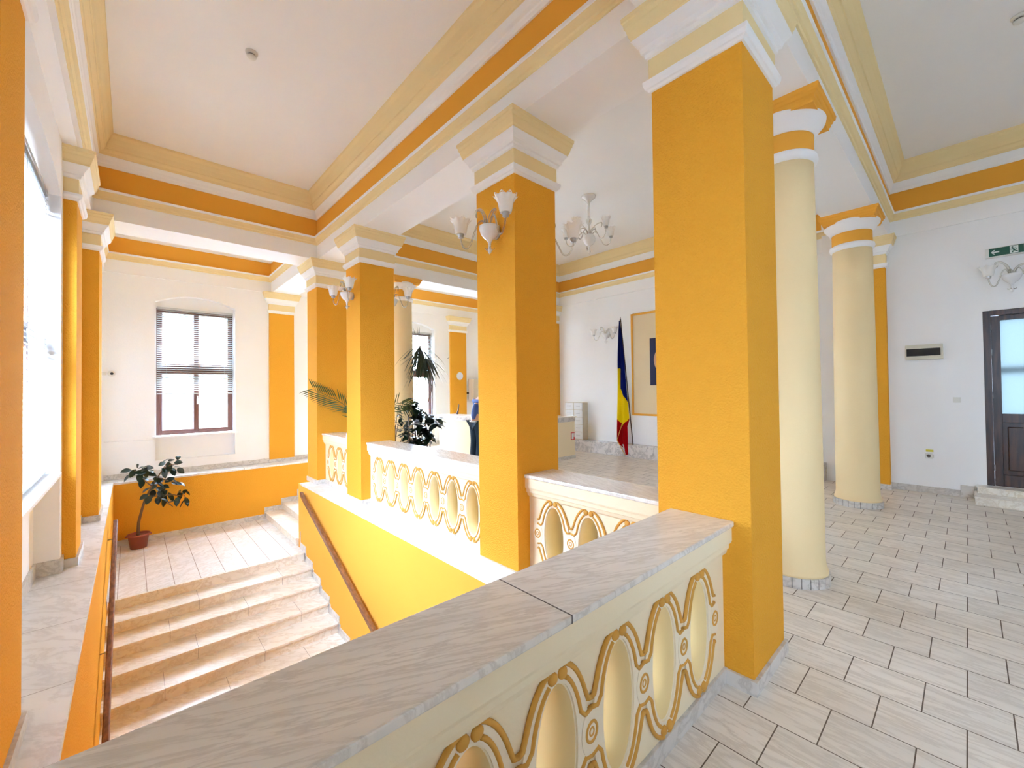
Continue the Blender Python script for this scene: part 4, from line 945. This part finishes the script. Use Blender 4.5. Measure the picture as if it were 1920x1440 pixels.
mb = MB(); mb.tube([(3.83, 7.05, 0.02), (3.84, 7.07, 1.17)], 0.012, 8)
tag(mb.build('plant_stake', WOODD), 'thin dark brown stake standing between the hall plants', 'stake')
# spiky dracaena
rd = random.Random(4)
r = empty('potted_plant', (4.42, 7.32, 0), 0, 'tall spiky dracaena with a drooping crown before the hall window', 'potted plant')
flower_pot(r, 4.42, 7.32, 0, 0.16, 0.12, 0.28, TERRA)
mb = MB(); mb.tube([(4.42, 7.32, 0.25), (4.33, 7.32, 0.8), (4.36, 7.32, 1.25), (4.48, 7.31, 1.62), (4.50, 7.30, 1.86), (4.45, 7.30, 2.02), (4.33, 7.28, 2.20), (4.24, 7.28, 2.38), (4.20, 7.27, 2.50)], [0.014, 0.012, 0.011, 0.011, 0.011, 0.012, 0.014, 0.014, 0.010], 8)
mb.tube([(4.42, 7.32, 0.25), (4.50, 7.33, 1.0), (4.52, 7.32, 1.5), (4.50, 7.30, 1.86)], 0.009, 8); child(mb, 'stem', BARK, r)
mb = MB()
for k in range(95):
    t = rd.random(); o_ = Vector((4.20+0.14*t, 7.28, 2.50-0.26*t)); a = rd.uniform(0, 2*PI); el = rd.uniform(-1.35, -0.1)
    d = Vector((math.cos(a)*math.cos(el), math.sin(a)*math.cos(el), math.sin(el))); leaf(mb, o_, d, rd.uniform(0.36, 0.56), 0.030, rd.uniform(0.2, 0.8), n=6)
for dx, dz in ((0.02, 1), (-0.35, 1), (0.75, 0.8), (-0.1, 1)): leaf(mb, (4.19, 7.27, 2.45), (dx, 0, dz), 0.42, 0.022, 0.0)
child(mb, 'foliage', simple('dracaena_leaf', (0.015, 0.03, 0.008), 0.45), r)
# palm behind the third pillar
r = empty('potted_plant', (3.15, 7.15, 0), 0, 'palm whose green frond reaches out left from behind the third pillar', 'potted plant')
flower_pot(r, 3.15, 7.15, 0, 0.18, 0.14, 0.30, TERRA)
def frond(P, nl=26, Lf=0.30):
    st_, lf_ = MB(), MB(); P = [Vector(p) for p in P]
    st_.tube(P, [0.010-0.007*i/(len(P)-1) for i in range(len(P))], 6)
    for k in range(nl):
        t = 0.32+0.68*k/(nl-1); q = t*(len(P)-1); i = min(int(q), len(P)-2); p = P[i].lerp(P[i+1], q-i); tg = (P[i+1]-P[i]).normalized()
        for s_ in (-1, 1):
            side = tg.cross(Vector((0.15, 1, 0.25*s_))).normalized()*s_
            leaf(lf_, p, tg*0.8+side*0.75+Vector((0, -0.12*s_, 0.05)), Lf*(1-0.55*abs(t-0.55)), 0.021, 0.12, up=Vector((0, -1, 0.3)), n=3)
    return st_, lf_
FR = [[(3.12, 7.15, 0.32), (3.02, 7.2, 0.85), (2.88, 7.35, 1.28), (2.70, 7.45, 1.44), (2.50, 7.5, 1.55), (2.30, 7.52, 1.66)],
      [(3.16, 7.15, 0.32), (3.25, 7.1, 0.9), (3.35, 7.0, 1.25), (3.5, 6.85, 1.4), (3.65, 6.7, 1.35)], [(3.15, 7.18, 0.32), (3.1, 7.3, 0.95), (3.05, 7.5, 1.25), (2.98, 7.6, 1.35)], [(3.15, 7.12, 0.32), (3.1, 6.9, 0.8), (3.05, 6.7, 1.05), (3.0, 6.5, 1.1)]]
for q, P in enumerate(FR):
    a, b_ = frond(P, 19 if q == 0 else 14, 0.30); child(a, 'frond_stalk', GREENP, r); child(b_, 'frond_leaflets', GREENP, r)

# ------------------------------------------------------------------ person leaning on the counter
def skin_body(name, verts, edges, radii, m, parent, sub=2, root=0, offset=Vector((0, 0, 0))):
    me = bpy.data.meshes.new(name); me.from_pydata([tuple(Vector(v)-offset) for v in verts], edges, []); me.materials.append(m)
    o = bpy.data.objects.new(name, me); COL.objects.link(o); o.parent = parent
    md = o.modifiers.new('skin', 'SKIN'); md.use_smooth_shade = True
    for i, sv in enumerate(me.skin_vertices[0].data):
        rr = radii[i]; sv.radius = rr if isinstance(rr, tuple) else (rr, rr); sv.use_root = (i == root)
    s_ = o.modifiers.new('sub', 'SUBSURF'); s_.levels = sub; s_.render_levels = sub
    return o
pr = empty('person', (5.76, 7.5, 0), 0, 'person in a blue shirt and dark jeans leaning on the reception counter, half hidden', 'person')
off = Vector((5.76, 7.5, 0)); PB = off
def Q(x, y, z): return off+Vector((x, y, z))
# bare body: head, neck, forearms, hands
V = [Q(0.0, 0, 0.95), Q(0.03, 0, 1.12), Q(0.09, 0, 1.28), Q(0.15, 0, 1.40), Q(0.21, 0, 1.47), Q(0.26, 0, 1.56), Q(0.28, 0, 1.65),
     Q(0.13, -0.19, 1.36), Q(0.24, -0.24, 1.14), Q(0.36, -0.17, 1.04), Q(0.44, -0.13, 1.025), Q(0.13, 0.19, 1.36), Q(0.24, 0.24, 1.14), Q(0.36, 0.17, 1.04), Q(0.44, 0.13, 1.025),
     Q(0.0, -0.10, 0.88), Q(0.0, -0.11, 0.48), Q(-0.02, -0.11, 0.10), Q(0.10, -0.12, 0.035), Q(0.0, 0.10, 0.88), Q(0.0, 0.11, 0.48), Q(-0.02, 0.11, 0.10), Q(0.10, 0.12, 0.035)]
Ed = [(0, 1), (1, 2), (2, 3), (3, 4), (4, 5), (5, 6), (3, 7), (7, 8), (8, 9), (9, 10), (3, 11), (11, 12), (12, 13), (13, 14), (0, 15), (15, 16), (16, 17), (17, 18), (0, 19), (19, 20), (20, 21), (21, 22)]
Rd = [(0.11, 0.14), (0.10, 0.13), (0.10, 0.14), (0.08, 0.12), 0.05, (0.085, 0.075), (0.085, 0.07), 0.05, 0.04, 0.03, 0.028, 0.05, 0.04, 0.03, 0.028, 0.085, 0.055, 0.04, 0.035, 0.085, 0.055, 0.04, 0.035]
body = skin_body('body', V, Ed, Rd, SKIN, pr, offset=off)
for sg in (-1, 1):      # hands resting on the counter
    hv = [Q(0.44, sg*0.13, 1.02), Q(0.50, sg*0.12, 1.012)]; he = [(0, 1)]; hr = [0.026, (0.030, 0.014)]
    for k, (dy, ln_) in enumerate(((-0.027, 0.060), (-0.009, 0.070), (0.009, 0.066), (0.027, 0.052))):
        i = len(hv); hv += [Q(0.525, sg*(0.12)+dy, 1.012), Q(0.525+ln_*0.55, sg*0.12+dy*1.1, 1.014), Q(0.525+ln_, sg*0.12+dy*1.1, 0.998)]; he += [(1, i), (i, i+1), (i+1, i+2)]; hr += [0.009, 0.0085, 0.007]
    i = len(hv); hv += [Q(0.47, sg*0.12-sg*0.035, 1.008), Q(0.50, sg*0.12-sg*0.055, 1.0)]; he += [(0, i), (i, i+1)]; hr += [0.010, 0.008]
    skin_body('hand', hv, he, hr, SKIN, pr, 1, offset=off)
Vs = [Q(0.0, 0, 0.90), Q(0.03, 0, 1.12), Q(0.09, 0, 1.28), Q(0.15, 0, 1.395), Q(0.13, -0.20, 1.36), Q(0.20, -0.235, 1.22), Q(0.245, -0.24, 1.13), Q(0.13, 0.20, 1.36), Q(0.20, 0.235, 1.22), Q(0.245, 0.24, 1.13)]
skin_body('shirt', Vs, [(0, 1), (1, 2), (2, 3), (3, 4), (4, 5), (5, 6), (3, 7), (7, 8), (8, 9)], [(0.135, 0.175), (0.125, 0.16), (0.125, 0.17), (0.10, 0.14), 0.092, 0.07, 0.06, 0.092, 0.07, 0.06], SHIRT, pr, offset=off)
Vj = [Q(0.0, 0, 0.93), Q(0.0, -0.09, 0.84), Q(0.01, -0.11, 0.48), Q(-0.02, -0.11, 0.09), Q(0.0, 0.09, 0.84), Q(0.01, 0.11, 0.48), Q(-0.02, 0.11, 0.09)]
skin_body('jeans', Vj, [(0, 1), (1, 2), (2, 3), (0, 4), (4, 5), (5, 6)], [(0.14, 0.16), (0.115, 0.12), 0.08, 0.085, (0.115, 0.12), 0.08, 0.085], JEANS, pr, offset=off)
mb = MB(); mb.lathe([(0.146, 0.90), (0.150, 0.905), (0.150, 0.925), (0.145, 0.93)], 0, 0, 24, cap=False); mb.xform(Matrix.Translation(Q(0.0, 0, 0)) @ Matrix.Diagonal((0.97, 1.2, 1, 1))); mb.xform(Matrix.Translation(-off)); mb.build('shirt_hem', BELT, pr)
mb = MB()
for sg in (-1, 1): mb.lathe([(0.05, 0.0), (0.055, 0.02), (0.05, 0.055), (0.03, 0.075), (0, 0.08)], 0, 0, 16); 
sh = MB()
for sg in (-1, 1):
    q = MB(); q.lathe([(0.045, 0.0), (0.050, 0.02), (0.045, 0.055), (0.03, 0.08), (0, 0.085)], 0, 0, 16); q.xform(Matrix.Translation(Q(0.05, sg*0.115, 0)-off) @ Matrix.Diagonal((2.6, 1, 1, 1)))
    q.build('shoe', BLACK, pr)
# head details
hd = Q(0.275, 0, 1.61)-off
mb = MB(); mb.lathe([(0.0, -0.06), (0.085, -0.045), (0.105, 0.0), (0.10, 0.055), (0.06, 0.10), (0.0, 0.118)], 0, 0, 24); mb.xform(Matrix.Translation(hd+Vector((-0.018, 0, 0.015))) @ Matrix.Rotation(-0.5, 4, 'Y') @ Matrix.Diagonal((1.0, 0.86, 1, 1))); mb.build('hair', HAIR, pr)
mb = MB(); mb.lathe([(0.0, 0.0), (0.012, 0.006), (0.016, 0.025), (0.004, 0.05)], 0, 0, 10); mb.xform(Matrix.Translation(hd+Vector((0.088, 0, -0.03)))); mb.build('nose', SKIN, pr)
for sg in (-1, 1):
    mb = MB(); mb.lathe([(0, 0), (0.008, 0.003), (0.006, 0.010), (0, 0.012)], 0, 0, 10); mb.xform(Matrix.Translation(hd+Vector((0.080, sg*0.030, 0.012)))); mb.build('eye', BLACK, pr)
    mb = MB(); mb.lathe([(0, -0.028), (0.012, -0.02), (0.016, 0.0), (0.012, 0.024), (0, 0.03)], 0, 0, 10); mb.xform(Matrix.Translation(hd+Vector((0.0, sg*0.083, -0.005))) @ Matrix.Diagonal((1, 0.5, 1, 1))); mb.build('ear', SKIN, pr)
mb = MB(); mb.tube([(0.083, -0.022, -0.050), (0.092, 0, -0.052), (0.083, 0.022, -0.050)], 0.005, 6); mb.xform(Matrix.Translation(hd)); mb.build('mouth', STICKR, pr)

# ------------------------------------------------------------------ outside the windows
mb = MB(); mb.box(-60, 60, -60, 90, -4.2, -4.0); struct(mb.build('ground_outside', simple('outside_ground', (0.50, 0.49, 0.47), 0.95)), 'pale paved ground outside the windows', 'ground')
r = empty('neighbour_building', (1.2, 15, -4), 0, 'pale building seen through the back window', 'building')
mb = MB(); mb.box(-7, 3.4, 15, 21, -4, 9.0); child(mb, 'wall', FACADE, r)
for i in range(6):
    for z in (-2.6, 0.6, 3.6):
        x = -6.4+i*1.75
        mb = MB(); mb.box(x, x+0.8, 14.93, 15.05, z, z+1.7); child(mb, 'window', FACADEW, r)
r = empty('tree', (-9, 7.5, -4), 0, 'yellow green tree outside the left window', 'tree')
mb = MB(); mb.tube([(-9, 7.5, -4), (-9.1, 7.4, -1), (-9, 7.5, 1.5)], [0.25, 0.2, 0.12], 10); child(mb, 'trunk', BARK, r)
mb = MB(); rt = random.Random(2)
for k in range(2600):
    a, b_, q = rt.uniform(0, 2*PI), math.acos(rt.uniform(-1, 1)), rt.uniform(0.6, 1)**0.5
    p = Vector((-9+2.4*q*math.sin(b_)*math.cos(a), 7.5+2.6*q*math.sin(b_)*math.sin(a), 2.8+2.2*q*math.cos(b_)))
    leaf(mb, p, (rt.uniform(-1, 1), rt.uniform(-1, 1), rt.uniform(-1, 0.5)), 0.30, 0.20, 0.2, n=2)
child(mb, 'foliage', LEAFO, r)
